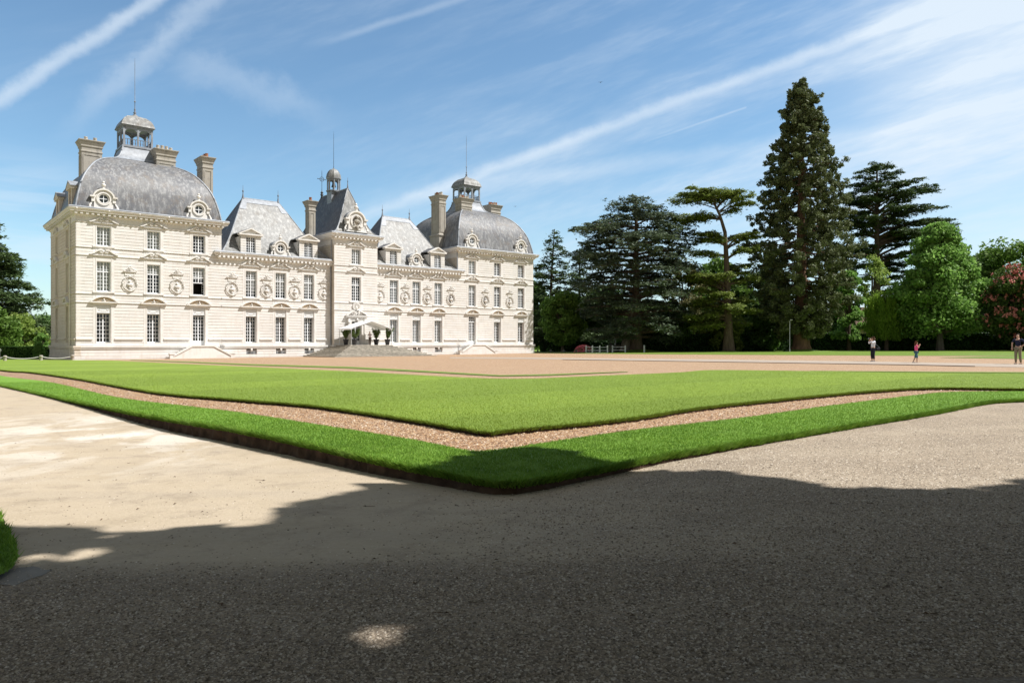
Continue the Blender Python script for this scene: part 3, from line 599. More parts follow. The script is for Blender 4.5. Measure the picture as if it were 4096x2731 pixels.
# ================================================================== CHATEAU   local frame: x along the front, y = depth (into the house), z up
HX, HY, HZ = -41.3, 67.9, EYE-1.72
HA = math.atan2(.6494, .7604)
house = tag(empty('chateau', (HX, HY, HZ), HA), 'long white stone chateau with domed slate pavilions at both ends', 'chateau')
ZP = 1.30            # plinth top
BW = 1.82            # width of a window bay (opening + surround)
OW = 1.20
def frontT(n=0): return lambda a, o, z: (a, -o-n, z)
def sideT(u, d1):    return lambda a, o, z: (u-o, d1-a, z+.003)        # faces -u; a runs from the back to the front
def rsideT(u, d0):   return lambda a, o, z: (u+o, d0+a, z+.003)        # faces +u
def courses(mb, a0, a1, z0, z1, o=0, h=.31, g=.034):
    z = z0
    while z < z1-.05:
        t = min(z+h-g, z1); mb.box(a0, a1, o-.06, o, z, t); z += h
def wall_face(name, T, L, bays, ztop, wall_mat, strings=(1.93, 5.45, 6.27, 9.95, 10.72), a_start=0, z0=0, dark=None, depth=.42):
    """stone courses between the window bays, plain surrounds, mouldings; returns the wall object"""
    mb = MB(T); bk = MB(T)
    zb = ZP if z0 == 0 else z0
    edges = [a_start]
    for c, ops in bays: edges += [c-BW/2, c+BW/2]
    edges.append(L)
    for i in range(0, len(edges), 2):
        a0, a1 = edges[i], edges[i+1]
        if a1-a0 < .05: continue
        bk.box(a0+.001, a1-.001, -depth, -.045, zb, ztop)
        courses(mb, a0, a1, zb+.02, ztop, 0)
        mb.box(a0, a1, -.06, .035, ztop-.62, ztop-.02) if False else None
    for c, ops in bays:
        for s in (-1, 1):
            mb.box(min(c+s*OW/2, c+s*BW/2), max(c+s*OW/2, c+s*BW/2), -depth, .012, zb, ztop)
        z = zb
        for (o0, o1) in ops:
            if o0 > z+.001: mb.box(c-OW/2, c+OW/2, -depth, .008, z, o0)
            z = o1
        mb.box(c-OW/2, c+OW/2, -depth, .008, z, ztop)
        for s in (-1, 1):      # fine moulded frame line round the surround
            x0 = c+s*(OW/2+.05); mb.box(min(x0, x0+s*.05), max(x0, x0+s*.05), .012, .035, zb+.3, ops[-1][1]+.1)
        for (o0, o1) in ops:   # sill
            if o0 > ZP+.3: mb.box(c-BW/2-.03, c+BW/2+.03, .0, .13, o0-.16, o0-.03)
    for k, z in enumerate(strings):
        if z < z0 or z > ztop: continue
        h = .075; pr = .07 if k else .06
        if k == 0:
            for i in range(0, len(edges), 2): mb.box(edges[i]+.04, edges[i+1]-.04, -.02, .11, z-.03, z+.09)
        else:
            mb.box(a_start-.07, L+.07, -.02, pr, z, z+h)
    if z0 == 0:
        # battered plinth of big blocks
        h = .30; z = -.25
        k = 0
        while z < 1.0:
            o = .17-.02*k if z < .3 else .10
            seg = [a_start-.12]+[x for c, ops in bays for x in (c-OW/2, c+OW/2)]+[L+.12]
            if z > .28 and z < .95 and bays and name not in ('pavilion_wall', 'side_wall'):
                for i in range(0, len(seg), 2): mb.box(seg[i], seg[i+1], -depth, o, z, z+h-.025)
            else: mb.box(a_start-.12, L+.12, -depth, o, z, z+h-.025)
            z += h; k += 1
        bk.box(a_start-.05, L+.05, -depth+.01, .06, -.25, 1.16)if name in ('pavilion_wall', 'side_wall') else None
        mb.box(a_start-.2, L+.2, -depth, .17, .99, 1.1); mb.box(a_start-.24, L+.24, -depth, .22, 1.13, ZP); mb.box(a_start-.14, L+.14, -depth, .12, 1.09, 1.131)
    w = mb.build(name, wall_mat, house)
    b = bk.build('mortar_joints', M['groove'], w)
    return w
# ---- windows ------------------------------------------------------------------------------------
def window_mesh(w, h, cols, rows, transom=None, door=False, thick=.075):
    mb = MB(); fw = .07
    mb.box(-w/2, -w/2+fw, 0, .08, 0, h); mb.box(w/2-fw, w/2, 0, .08, 0, h); mb.box(-w/2+fw, w/2-fw, 0, .08, 0, fw*(6.5 if door else 1.3)); mb.box(-w/2+fw, w/2-fw, 0, .08, h-fw, h)
    mb.box(-.05, .05, -.012, .09, fw*1.3+.001, h-fw-.001)
    if transom: mb.box(-w/2+fw, w/2-fw, -.02, .10, transom-.055, transom+.055)
    z0 = fw*(6.5 if door else 1.3)
    for i in range(1, cols):
        if i*2 == cols: continue
        x = -w/2+fw+(w-2*fw)*i/cols; mb.box(x-.02, x+.02, .015, .06, z0, h-fw)
    for j in range(1, rows):
        z = z0+(h-fw-z0)*j/rows
        if transom and abs(z-transom) < .15: continue
        mb.box(-w/2+fw, w/2-fw, .018, .057, z-.02, z+.02)
    return mb
def pane_mesh(w, h): return MB().box(-w/2+.05, w/2-.05, .034, .042, .05, h-.05)
KINDS = {'ground': (OW, 2.85, 4, 7, None, False), 'mid': (OW, 2.9, 4, 8, 1.92, False), 'top': (OW, 1.85, 4, 5, None, False),
         'door': (OW, 3.05, 4, 7, None, True), 'dorm': (1.06, 1.85, 4, 6, None, False), 'entry': (1.3, 2.8, 4, 6, None, True)}
KINDS['open'] = KINDS['mid']; protos = {}
def window(kind, a, z, inset, T_rz, where, curtain=None, cz=(0, 1), closed=1):
    """where: (x,y) of the wall plane point, rz: rotation of the face; y axis of the window points into the house"""
    w, h, cols, rows, tr, dr = KINDS[kind]
    if kind not in protos:
        if kind == 'open':      # lower casements swung inwards, dark room behind
            m0 = window_mesh(w, 1.65, cols, 4, None); m = MB(lambda x, y, z: (x, y, z+1.25)); m.add(m0.v, m0.f); m.box(-w/2, -w/2+.07, 0, .08, -1.25, 0); m.box(w/2-.07, w/2, 0, .08, -1.25, 0); m.box(-w/2+.07, w/2-.07, 0, .08, -1.25, -1.17); m.box(-w/2, w/2, -.02, .1, .56, .66)
            for k in range(5): m.box(w/2-.10, w/2-.07, .1, .62, -1.15+.25*k, -1.11+.25*k)
            m.box(w/2-.10, w/2-.07, .58, .64, -1.17, -.0)
            f = m.build('window', M['paint']); m = MB().box(-w/2+.05, w/2-.05, .034, .042, 1.3, h-.05); p = m.build('pane', M['glass'], f)
        else: f = window_mesh(w, h, cols, rows, tr, dr).build('window', M['paint']); p = pane_mesh(w, h).build('pane', M['glass'], f)
        protos[kind] = (f.data, p.data); bpy.data.objects.remove(p); bpy.data.objects.remove(f)
    fm, pm = protos[kind]
    x, y = where; c, s = math.cos(T_rz), math.sin(T_rz)
    f = bpy.data.objects.new('door' if dr else 'window', fm); col.objects.link(f); f.parent = house
    f.location = (x-s*inset, y+c*inset, z); f.rotation_euler = (0, 0, T_rz)
    p = bpy.data.objects.new('pane', pm); col.objects.link(p); p.parent = f
    if curtain:
        q = MB(); z0, z1 = cz; n = 22; front = [];
        for i in range(n+1):
            xx = -w/2+.06+(w-.12)*i/n; front.append((xx, .085+.022*math.sin(i*2.1)+.01*math.sin(i*5)))
        q.rings([[(xx, yy, h*z0+.04) for xx, yy in front]+[(xx, yy+.02, h*z0+.04) for xx, yy in front[::-1]], [(xx, yy, h*z1-.05) for xx, yy in front]+[(xx, yy+.02, h*z1-.05) for xx, yy in front[::-1]]])
        q.build('curtain', M[curtain], f)
    return f
# ---- carved pediments -----------------------------------------------------------------------------
def spiral(mb, cx, cz, r, sgn, y0=-.12, n=26, turns=1.6, tr=.045):
    pts = []; 
    for i in range(n):
        t = i/(n-1); a = math.pi/2+sgn*turns*2*math.pi*t; rr = r*(1-.82*t); pts.append((cx+rr*math.cos(a)*1, y0, cz+rr*math.sin(a)))
    mb.tube(pts, [tr*(1-.45*i/n) for i in range(n)], 6)
def scroll_pediment(w=2.45, h=.68):
    mb = MB(); hw = w/2; kz = 1.28
    for s in (-1, 1):
        top = [(s*hw, .06), (s*hw*.86, .10), (s*hw*.66, .22), (s*hw*.46, .37), (s*hw*.28, .46), (s*.12, .42)]
        top = [(a_, b_*kz) for a_, b_ in top]
        low = [(s*.14, .33), (s*hw*.30, .35), (s*hw*.46, .26), (s*hw*.66, .11), (s*hw*.84, .02), (s*hw, .0)]
        low = [(a_, b_*kz*.92) for a_, b_ in low]; mb.prism(top+low, -.20, .02)
        mb.ringy(s*.20, .33, .0, .19, -.13, .02, 14)
        spiral(mb, s*.20, .33, .19, -s, -.15)
    mb.box(-hw*.98, hw*.98, -.13, .02, -.055, -.003); mb.box(-hw*.80, hw*.80, -.09, .02, -.12, -.056)
    return mb
def tympan():  # recessed ochre ground behind the scrolls
    return MB().prism([(-.85, 0), (.85, 0), (.55, .2), (.25, .34), (-.25, .34), (-.55, .2)], -.03, .012)
def seg_pediment(w=2.4, h=.56):
    mb = MB(); hw = w/2; Rr = (hw*hw+h*h)/(2*h); a = math.asin(hw/Rr); cz = h-Rr
    mb.ringy(0, cz, Rr-.115, Rr, -.24, .02, 18, math.pi/2-a*.985, math.pi/2+a*.985)
    mb.box(-hw-.04, hw+.04, -.22, .02, -.11, .0); mb.box(-hw*.92, hw*.92, -.13, .02, -.17, -.111)
    mb.ball((0, -.14, .20), .085, 8, 6, 1, .9, 1.2); mb.ball((0, -.10, .07), .12, 8, 5, 1.3, .5, .5)   # little carved head and leaves
    for s in (-1, 1):
        mb.tube([(s*.1, -.07, .10), (s*.28, -.06, .20), (s*.42, -.05, .12), (s*.62, -.05, .08)], [.035, .05, .04, .02], 6)
    return mb
def seg_tympan(): 
    pts = [(1.02*math.cos(math.pi*t/12), .40*math.sin(math.pi*t/12)) for t in range(13)]
    return MB().prism([(x, z+.0) for x, z in pts], -.045, .012)
SP = scroll_pediment().build('pediment', M['stone_trim'], None, 40); SPt = tympan().build('tympanum', M['stone_trim'], SP)
GP = seg_pediment().build('pediment', M['stone_trim'], None, 40); GPt = seg_tympan().build('tympanum', M['ped_in'], GP)
_used = {}
def pediment(src, x, y, z, rz=0, sc=None):
    o = src if not _used.get(src.name) and rz == 0 and False else src.copy()
    if o is not src: col.objects.link(o)
    o.parent = house; o.location = (x, y, z); o.rotation_euler = (0, 0, rz)
    if sc: o.scale = sc
    for ch in src.children:
        if ch.parent == src and ch.name.startswith('tympanum'): c = ch.copy(); col.objects.link(c); c.parent = o
    return o
# white carved panel above a ground floor window
def carved_panel():
    mb = MB(); w, h = OW, .72
    mb.box(-w/2, w/2, .0, .06, 0, h); mb.box(-w/2+.03, w/2-.03, -.03, .0, h-.07, h-.02); mb.box(-w/2+.03, w/2-.03, -.03, .0, .02, .07)
    mb.box(-w/2+.03, -w/2+.07, -.03, 0, .071, h-.071); mb.box(w/2-.07, w/2-.03, -.03, 0, .071, h-.071)
    for s in (-1, 1): mb.ringy(s*.36, h/2, .075, .115, -.028, .0, 14); mb.ball((s*.36, -.0, h/2), .045, 6, 4)
    mb.box(-.25, .25, -.03, 0, h/2-.16, h/2-.12); mb.box(-.25, .25, -.03, 0, h/2+.12, h/2+.16)
    return mb
CP = carved_panel().build('carved_panel', M['panel'])
# ---- bust niches -----------------------------------------------------------------------------------
def bust_mesh(r, sc=1.0):
    mb = MB(); n = 12
    def sec(z, rx, ry, cy): return [(rx*math.cos(2*math.pi*i/n), cy+ry*math.sin(2*math.pi*i/n), z) for i in range(n)]
    tw = r.uniform(-.02, .02)
    mb.rings([sec(0, .13, .10, -.12), sec(.05, .11, .09, -.12), sec(.10, .06, .06, -.12), sec(.17, .13, .10, -.12), sec(.28, .25, .12, -.12), sec(.40, .31, .13, -.11), sec(.48, .27, .12, -.11), sec(.54, .12, .09, -.12), sec(.60, .075, .08, -.13)])
    mb.ball((tw, -.15, .70), .105, 12, 8, .92, 1.05, 1.25); mb.tube([(tw, -.25, .73), (tw, -.285, .69), (tw, -.25, .675)], [.012, .024, .016], 6)
    mb.ball((tw, -.11, .76), .115, 10, 6, 1, .95, .85)
    mb.tube([(-.26, -.18, .42), (-.05, -.25, .30), (.16, -.23, .24)], [.03, .04, .03], 6); mb.tube([(-.2, -.2, .46), (.02, -.26, .38), (.2, -.22, .34)], [.025, .03, .02], 6)
    return mb
def niche_frame():
    mb = MB()
    # oval frame (centre z .0), pilaster-like volutes, garland
    mb.ringy(0, 0, .85, .92, -.08, .02, 30, sx=.66, sz=.92); mb.ringy(0, 0, .72, .775, -.05, .02, 30, sx=.66, sz=.92)
    for s in (-1, 1):
        mb.tube([(s*.30, -.12, .86), (s*.50, -.15, .70), (s*.66, -.13, .45), (s*.60, -.13, .25), (s*.72, -.12, .05), (s*.66, -.12, -.15), (s*.60, -.14, -.42), (s*.40, -.13, -.68), (s*.15, -.12, -.84)], [.03, .045, .03, .05, .03, .045, .03, .04, .03], 6)
        mb.ball((s*.66, -.15, .0), .085, 8, 6); mb.ball((s*.55, -.14, .66), .06, 6, 5)
        spiral(mb, s*.28, .83, .12, s, -.12, 18, 1.2, .035)
    mb.ball((0, -.13, -.86), .12, 8, 6, 1.7, .8, .6); mb.ball((0, -.13, .90), .10, 8, 6, 1.5, .8, .8)
    # inscription tablet
    mb.box(-.46, .46, -.07, .02, 1.02, 1.09); mb.box(-.46, .46, -.07, .02, 1.38, 1.46); mb.box(-.46, -.40, -.07, .02, 1.09, 1.38); mb.box(.40, .46, -.07, .02, 1.09, 1.38); mb.box(-.40, .40, -.025, .01, 1.09, 1.38)
    # broken scroll pediment with ball
    mb.box(-.62, .62, -.16, .02, 1.475, 1.55)
    for s in (-1, 1):
        mb.tube([(s*.66, -.16, 1.56), (s*.50, -.17, 1.68), (s*.32, -.18, 1.80), (s*.14, -.18, 1.90)], [.05, .05, .055, .04], 6)
        spiral(mb, s*.20, 1.74, .13, s, -.16, 20, 1.3, .04)
    mb.ball((0, -.13, 1.74), .10, 8, 6); mb.ringy(0, 2.02, .0, .14, -.20, -.02, 14); mb.ringy(0, 2.02, .10, .155, -.235, -.2, 14)
    mb.tube([(-.10, -.14, 1.86), (0, -.15, 1.92), (.10, -.14, 1.86)], .05, 6)
    return mb
NF = niche_frame().build('bust_niche', M['stone_trim'], None, 50)
rb = random.Random(4); BM = [bust_mesh(rb).build('bust', M['stone'], None, 60) for _ in range(3)]
NB = MB().lathey([(.80, .0), (.80, -.012), (.62, .008)], 0, 0, 30, .66, .92).build('niche_back', M['stone'])
def bust_niche(u, k):
    f = NF.copy(); col.objects.link(f); f.parent = house; f.location = (u, -.0, 7.40); f.scale = (.96, .8, .80)
    b = BM[k % 3].copy(); b.name = 'bust'; col.objects.link(b); b.parent = f; b.location = (0, .02, -.52); b.scale = (1.0, 1, 1.12)
    c = NB.copy(); col.objects.link(c); c.parent = f
# ---- cornices -------------------------------------------------------------------------------------
def rect(u0, u1, d0, d1, o, z): return [(u0-o, d0-o, z), (u1+o, d0-o, z), (u1+o, d1+o, z), (u0-o, d1+o, z)]
def cornice(u0, u1, d0, d1, z, dent_sides='f', over=.62):
    mb = MB(); prof = [(.0, -.64), (.05, -.62), (.05, -.52), (.015, -.51), (.015, -.06), (.09, .0), (.12, .06), (.12, .28), (over-.10, .32), (over-.08, .46), (over-.02, .50), (over+.03, .60), (over+.03, .64), (.1, .645)]
    mb.rings([rect(u0, u1, d0, d1, o, z+h) for o, h in prof], False, False)
    def dents(n0, n1, fn):
        k = int((n1-n0)/.46); st = (n1-n0)/k
        for i in range(k+1): 
            a = n0+i*st; fn(a)
    if 'f' in dent_sides: dents(u0-.02, u1+.02, lambda a: mb.box(a-.11, a+.11, d0-.44, d0-.10, z+.10, z+.305))
    if 'l' in dent_sides: dents(d0+.02, d1, lambda a: mb.box(u0-.44, u0-.10, a-.11, a+.11, z+.10, z+.305))
    if 'f' in dent_sides:     # lion head spouts along the gutter edge
        k = max(2, int((u1-u0)/2.3)); 
        for i in range(k+1): mb.ball((u0+(u1-u0)*i/k, d0-over-.03, z+.54), .09, 6, 5)
    c = mb.build('cornice', M['stone_trim'], house)
    g = MB(); g.rings([rect(u0, u1, d0, d1, o, z+h) for o, h in [(over+.02, .647), (over+.05, .70), (over-.02, .80), (over-.08, .80), (over-.12, .70), (.15, .74), (.02, .80)]], False, False)
    g.build('gutter', M['lead'], house)
    return c
# ---- assemble the walls ---------------------------------------------------------------------------
PAV = [(0, 13.5, [2.37, 6.82, 11.2]), (44.72, 58.42, [47.12, 51.6, 56.03])]
WING = [(13.5, 26.2, [16.7, 20.03, 23.4]), (31.95, 44.72, [34.76, 38.1, 41.5])]
G3 = [(1.6, 5.2), (6.55, 9.45), (10.95, 12.8)]; G2 = G3[:2]
GD = [(1.32, 5.2)]+G3[1:]
for i, (a, b, cs_) in enumerate(PAV):
    bays = [(c-a, GD if j == (2 if i == 0 else 0) else G3) for j, c in enumerate(cs_)]
    T = (lambda a0: (lambda x, o, z: (a0+x, -o, z)))(a)
    wall_face('pavilion_wall', T, b-a, bays, 13.1, M['stone'])
for a, b, cs_ in WING:
    T = (lambda a0: (lambda x, o, z: (a0+x, -o, z)))(a)
    wall_face('wing_wall', T, b-a, [(c-a, G2) for c in cs_], 10.1, M['stone'], (1.93, 5.45, 6.27), .002)
CU0, CU1, CN = 26.2, 31.95, .75
wall_face('central_wall', lambda x, o, z: (CU0+x, -o-CN, z), CU1-CU0, [(2.86, [(1.32, 4.15), (6.55, 9.45), (10.95, 12.8)])], 13.1, M['stone'])
DP = 14.5
ws = wall_face('side_wall', sideT(0, DP), DP, [(3.9, G3), (10.1, G3)], 13.1, M['stone_side'])
# plain returns: centre block sides, inner sides of the pavilions above the wings, backs
def plain(name, T, L, z0, z1, mat=M['stone_side']):
    mb = MB(T); bk = MB(T); courses(mb, 0, L, z0, z1); bk.box(0.002, L-.002, -.3, -.045, z0, z1)
    w = mb.build(name, mat, house); bk.build('mortar_joints', M['groove'], w)
plain('return_wall', sideT(CU0, CN-CN+.0), CN-.002, 0, 13.1) if False else None
plain('return_wall', lambda a, o, z: (CU0-o, 0-a, z+.003), CN-.002, 0.0, 10.1)
plain('return_wall', lambda a, o, z: (CU0-o, 10.8-a, z+.003), 10.8+CN-.002, 10.1, 13.1)
plain('return_wall', lambda a, o, z: (CU1+o, -CN+.002+a, z+.003), 10.8+CN, 0, 13.1, M['stone'])
plain('return_wall', lambda a, o, z: (44.72-o, DP-a, z+.003), DP-.002, 9.5, 13.1)
plain('return_wall', lambda a, o, z: (13.5+o, .002+a, z+.003), DP, 9.5, 13.1, M['stone'])
plain('return_wall', lambda a, o, z: (58.42+o, .002+a, z+.003), DP, 0, 13.1, M['stone'])
bk = MB()
bk.box(0, 13.5, DP-.3, DP, 0, 13.1); bk.box(44.72, 58.42, DP-.3, DP, 0, 13.1); bk.box(13.5, 44.72, 10.5, 10.8, 0, 10.1); bk.box(26.2, 31.95, 10.8, 11.1, 0, 13.1)
bk.build('rear_wall', M['stone_side'], house)
rm = MB()
rm.box(.45, 13.4, 1.6, 1.7, .2, 13.0); rm.box(44.8, 58.0, 1.6, 1.7, .2, 13.0); rm.box(13.5, 44.7, 1.62, 1.72, .2, 10.0); rm.box(26.5, 31.6, 1.3, 1.4, .2, 13.0)
rm.box(1.6, 1.7, 1.8, 14.1, .2, 13.0)
for z in (5.25, 9.5, 13.0): rm.box(.44, 58.0, .43, 1.6, z, z+.1) if z < 9 else None
rm.build('interior', M['room'], house)
# plinth corner moulding etc are part of the walls. Windows:
curt = {0: [('curtain', (0, 1)), ('curtain', (0, 1)), None], 1: [None, ('curtain_warm', (0, .45)), None]}
for i, (a, b, cs_) in enumerate(PAV):
    for j, c in enumerate(cs_):
        door = j == (2 if i == 0 else 0)
        if not door:
            window('ground', 0, 1.6, .38, 0, (c, 0), 'curtain_blue' if (i == 1 and j == 2) else None, (0, 1))
            o = CP.copy(); col.objects.link(o); o.parent = house; o.location = (c, .07, 4.46)
        elif i == 0:
            window('door', 0, 1.34, .30, 0, (c, 0)); o = CP.copy(); col.objects.link(o); o.parent = house; o.location = (c, .07, 4.46)
        else:
            window('door', 0, 1.34, .22, 0, (c, 0), 'curtain_warm', (0, .55))
            # transom light with carved fretwork
            mb = MB(); mb.box(-.6, .6, .16, .25, 3.08, 3.18); mb.box(-.6, .6, .16, .25, 3.86, 3.96)
            for k in range(4):
                mb.ringy(-.42+.28*k, .32, .07, .11, .19, .23, 10)
            mb2 = MB(); mb2.box(-.6, .6, .16, .25, 0, .1); mb2.box(-.6, .6, .16, .25, .72, .80)
            for k in range(4): mb2.ringy(-.42+.28*k, .41, .09, .135, .185, .235, 12); mb2.box(-.44+.28*k, -.40+.28*k, .19, .22, .1, .28); mb2.box(-.44+.28*k, -.40+.28*k, .19, .22, .54, .72)
            f = mb2.build('transom_fretwork', M['paint'], house, None, (c, 0, 3.98-1.34+1.72)); 
        cm = [[('curtain', (0, 1)), ('curtain', (.66, 1)), ('curtain', (.66, 1))], [('curtain', (.66, 1)), None, ('curtain', (.66, 1))]][i][j]
        window('open' if (i == 0 and j == 2) else 'mid', 0, 6.55, .2, 0, (c, 0), *(cm or (None,)))
        ct = [[('curtain', (0, 1)), ('curtain', (0, 1)), None], [('curtain', (0, 1)), None, ('curtain_warm', (0, 1))]][i][j]
        window('top', 0, 10.95, .2, 0, (c, 0), *(ct or (None,)))
        pediment(GP, c, -.02, 5.555); pediment(SP, c, -.02, 10.06); pediment(SP, c, -.02, 13.16, 0, (1.02, 1, .85))
for i, (a, b, cs_) in enumerate(WING):
    for j, c in enumerate(cs_):
        window('ground', 0, 1.6, .38, 0, (c, 0), 'curtain_blue' if i == 1 else None, (0, 1))
        o = CP.copy(); col.objects.link(o); o.parent = house; o.location = (c, .07, 4.46)
        window('mid', 0, 6.55, .2, 0, (c, 0), *(('curtain', (.22, 1)) if i == 0 else ('curtain_blue', (0, 1))))
        pediment(GP, c, -.02, 5.555); pediment(SP, c, -.02, 9.98)
c = CU0+2.86
window('mid', 0, 6.55, .2, 0, (c, -CN)); window('top', 0, 10.95, .2, 0, (c, -CN), 'curtain', (0, 1)); window('entry', 0, 1.34, .25, 0, (c, -CN))
pediment(SP, c, -CN-.02, 10.06); pediment(SP, c, -CN-.02, 13.16, 0, (1, 1, .9))
for dd in (DP-3.9, DP-10.1):
    window('ground', 0, 1.6, .35, -math.pi/2, (0, dd)); window('mid', 0, 6.55, .2, -math.pi/2, (0, dd)); window('top', 0, 10.95, .2, -math.pi/2, (0, dd), 'curtain', (0, 1))
    pediment(GP, -.02, dd, 5.555, -math.pi/2); pediment(SP, -.02, dd, 10.06, -math.pi/2); pediment(SP, -.02, dd, 13.16, -math.pi/2, (1, 1, .85))
bpy.data.objects.remove(CP)
for k, u in enumerate([4.65, 9.05, 14.62, 18.42, 21.72, 25.28, 32.75, 36.45, 39.8, 43.55, 49.45, 53.9]): bust_niche(u, k)
for o in (NF, NB, *BM, SPt, SP, GPt, GP): bpy.data.objects.remove(o)
for (a, b, _) in PAV: cornice(a, b, 0, DP, 13.72, 'fl')
cornice(CU0, CU1, -CN, 10.8, 13.80, 'fl', .58)
for (a, b, _) in WING: cornice(a-.3, b+.3, 0, 10.8, 10.56, 'f', .50)
# friezes close the walls behind the cornices
fz = MB()
for (a, b, _) in PAV: fz.box(a+.01, b-.01, .01, DP-.01, 13.05, 14.3)
fz.box(CU0+.01, CU1-.01, -CN+.01, 10.79, 13.05, 14.4)
for (a, b, _) in WING: fz.box(a, b, .012, 10.7, 10.02, 11.2)
fz.build('frieze', M['stone'], house)
# basement gratings
def grille(c):
    mb = MB(); 
    for k in range(8): mb.box(c-.525+.15*k-.014, c-.525+.15*k+.014, .02, .045, .36, .96)
    mb.box(c-.6, c+.6, .015, .05, .62, .66); mb.build('basement_grille', M['paint'], house)
    k = MB(); k.box(c-.10, c+.10, -.16, .0, .80, 1.10); k.box(c-.07, c+.07, -.19, -.02, .70, .85); k.build('keystone', M['stone_trim'], house)
for c in [16.7, 20.03, 23.4, 34.76, 38.1, 41.5]: grille(c)
bb = MB(); bb.box(13.6, 44.6, .38, .44, .3, .98); bb.build('basement_recess', M['room'], house)
# downpipes
for x, y, z0, z1 in [(26.08, -.12, 1.3, 10.6), (26.05, -.30, 11.3, 13.7), (44.55, -.05, 11.4, 13.8), (-.10, 2.3, .2, 13.7), (13.58, -.03, .3, 10.5), (44.72, -.03, .3, 10.5)]:
    r = .06 if x not in (13.58, 44.72) else .012
    mb = MB(); mb.tube([(x, y, z0), (x, y, z1)], r, 8)
    if r > .05:
        for k in range(int((z1-z0)/2.5)): mb.lathe([(r+.02, z0+1+k*2.5), (r+.02, z0+1.08+k*2.5)], x, y, 8)
        mb.build('downpipe', M['stone_trim'] if x < 20 else M['lead'], house, 40)
# ---- roofs ----------------------------------------------------------------------------------------
Z0 = 14.45
DOME = [(0, 0), (.012, .55), (.04, 1.45), (.075, 2.35), (.113, 3.05), (.155, 3.62), (.207, 4.18), (.265, 4.72), (.325, 5.14), (.39, 5.48), (.444, 5.70), (.52, 5.94), (.60, 6.15), (.66, 6.33), (.705, 6.6), (.735, 6.95), (.76, 7.4), (.782, 7.95)]
def catm(pts, n=3):
    out = []; p = [pts[0]]+pts+[pts[-1]]
    for i in range(1, len(p)-2):
        for k in range(n):
            t = k/n; out.append(tuple(.5*((2*p[i][j])+(p[i+1][j]-p[i-1][j])*t+(2*p[i-1][j]-5*p[i][j]+4*p[i+1][j]-p[i+2][j])*t*t+(3*p[i][j]-p[i-1][j]-3*p[i+1][j]+p[i+2][j])*t**3) for j in (0, 1)))
    out.append(pts[-1]); return out
def square_dome(u0, u1, mat):
    prof = catm(DOME, 3); hu, hd = (u1-u0)/2, DP/2; cu, cd = (u0+u1)/2, DP/2
    def ring(t, z, m=6):
        # lantern is square 2.9 m: blend the rectangle to a square at the top
        a = hu*(1-t)-(hu-6.75)*min(1, t/.78)*(1-t); b = hd*(1-t)
        a = hu+(1.46-hu)*(t/.782); b = hd+(1.46-hd)*(t/.782); pts = []
        for (x0, y0), (x1, y1) in zip([(-a, -b), (a, -b), (a, b), (-a, b)], [(a, -b), (a, b), (-a, b), (-a, -b)]):
            for k in range(m): pts.append((cu+x0+(x1-x0)*k/m, cd+y0+(y1-y0)*k/m, Z0+z))
        return pts
    mb = MB(); cut = [i for i, (t, z) in enumerate(prof) if z > 6.28][0]
    mb.rings([ring(t, z) for t, z in prof[:cut+1]], False, False)
    r = mb.build('dome_roof', mat, house, 40)
    mb = MB(); mb.rings([ring(t, z+.02) for t, z in prof[cut:]], False, True); mb.build('lead_skirt', M['lead'], r, 40)
    hips = MB()
    for sx, sy in ((-1, -1), (1, -1), (1, 1), (-1, 1)):
        hips.tube([(cu+sx*(hu+(1.46-hu)*(t/.782)), cd+sy*(hd+(1.46-hd)*(t/.782)), Z0+z+.02) for t, z in prof], .085, 6)
    hips.build('hip_flashing', M['lead'], r, 60)
    return cu, cd
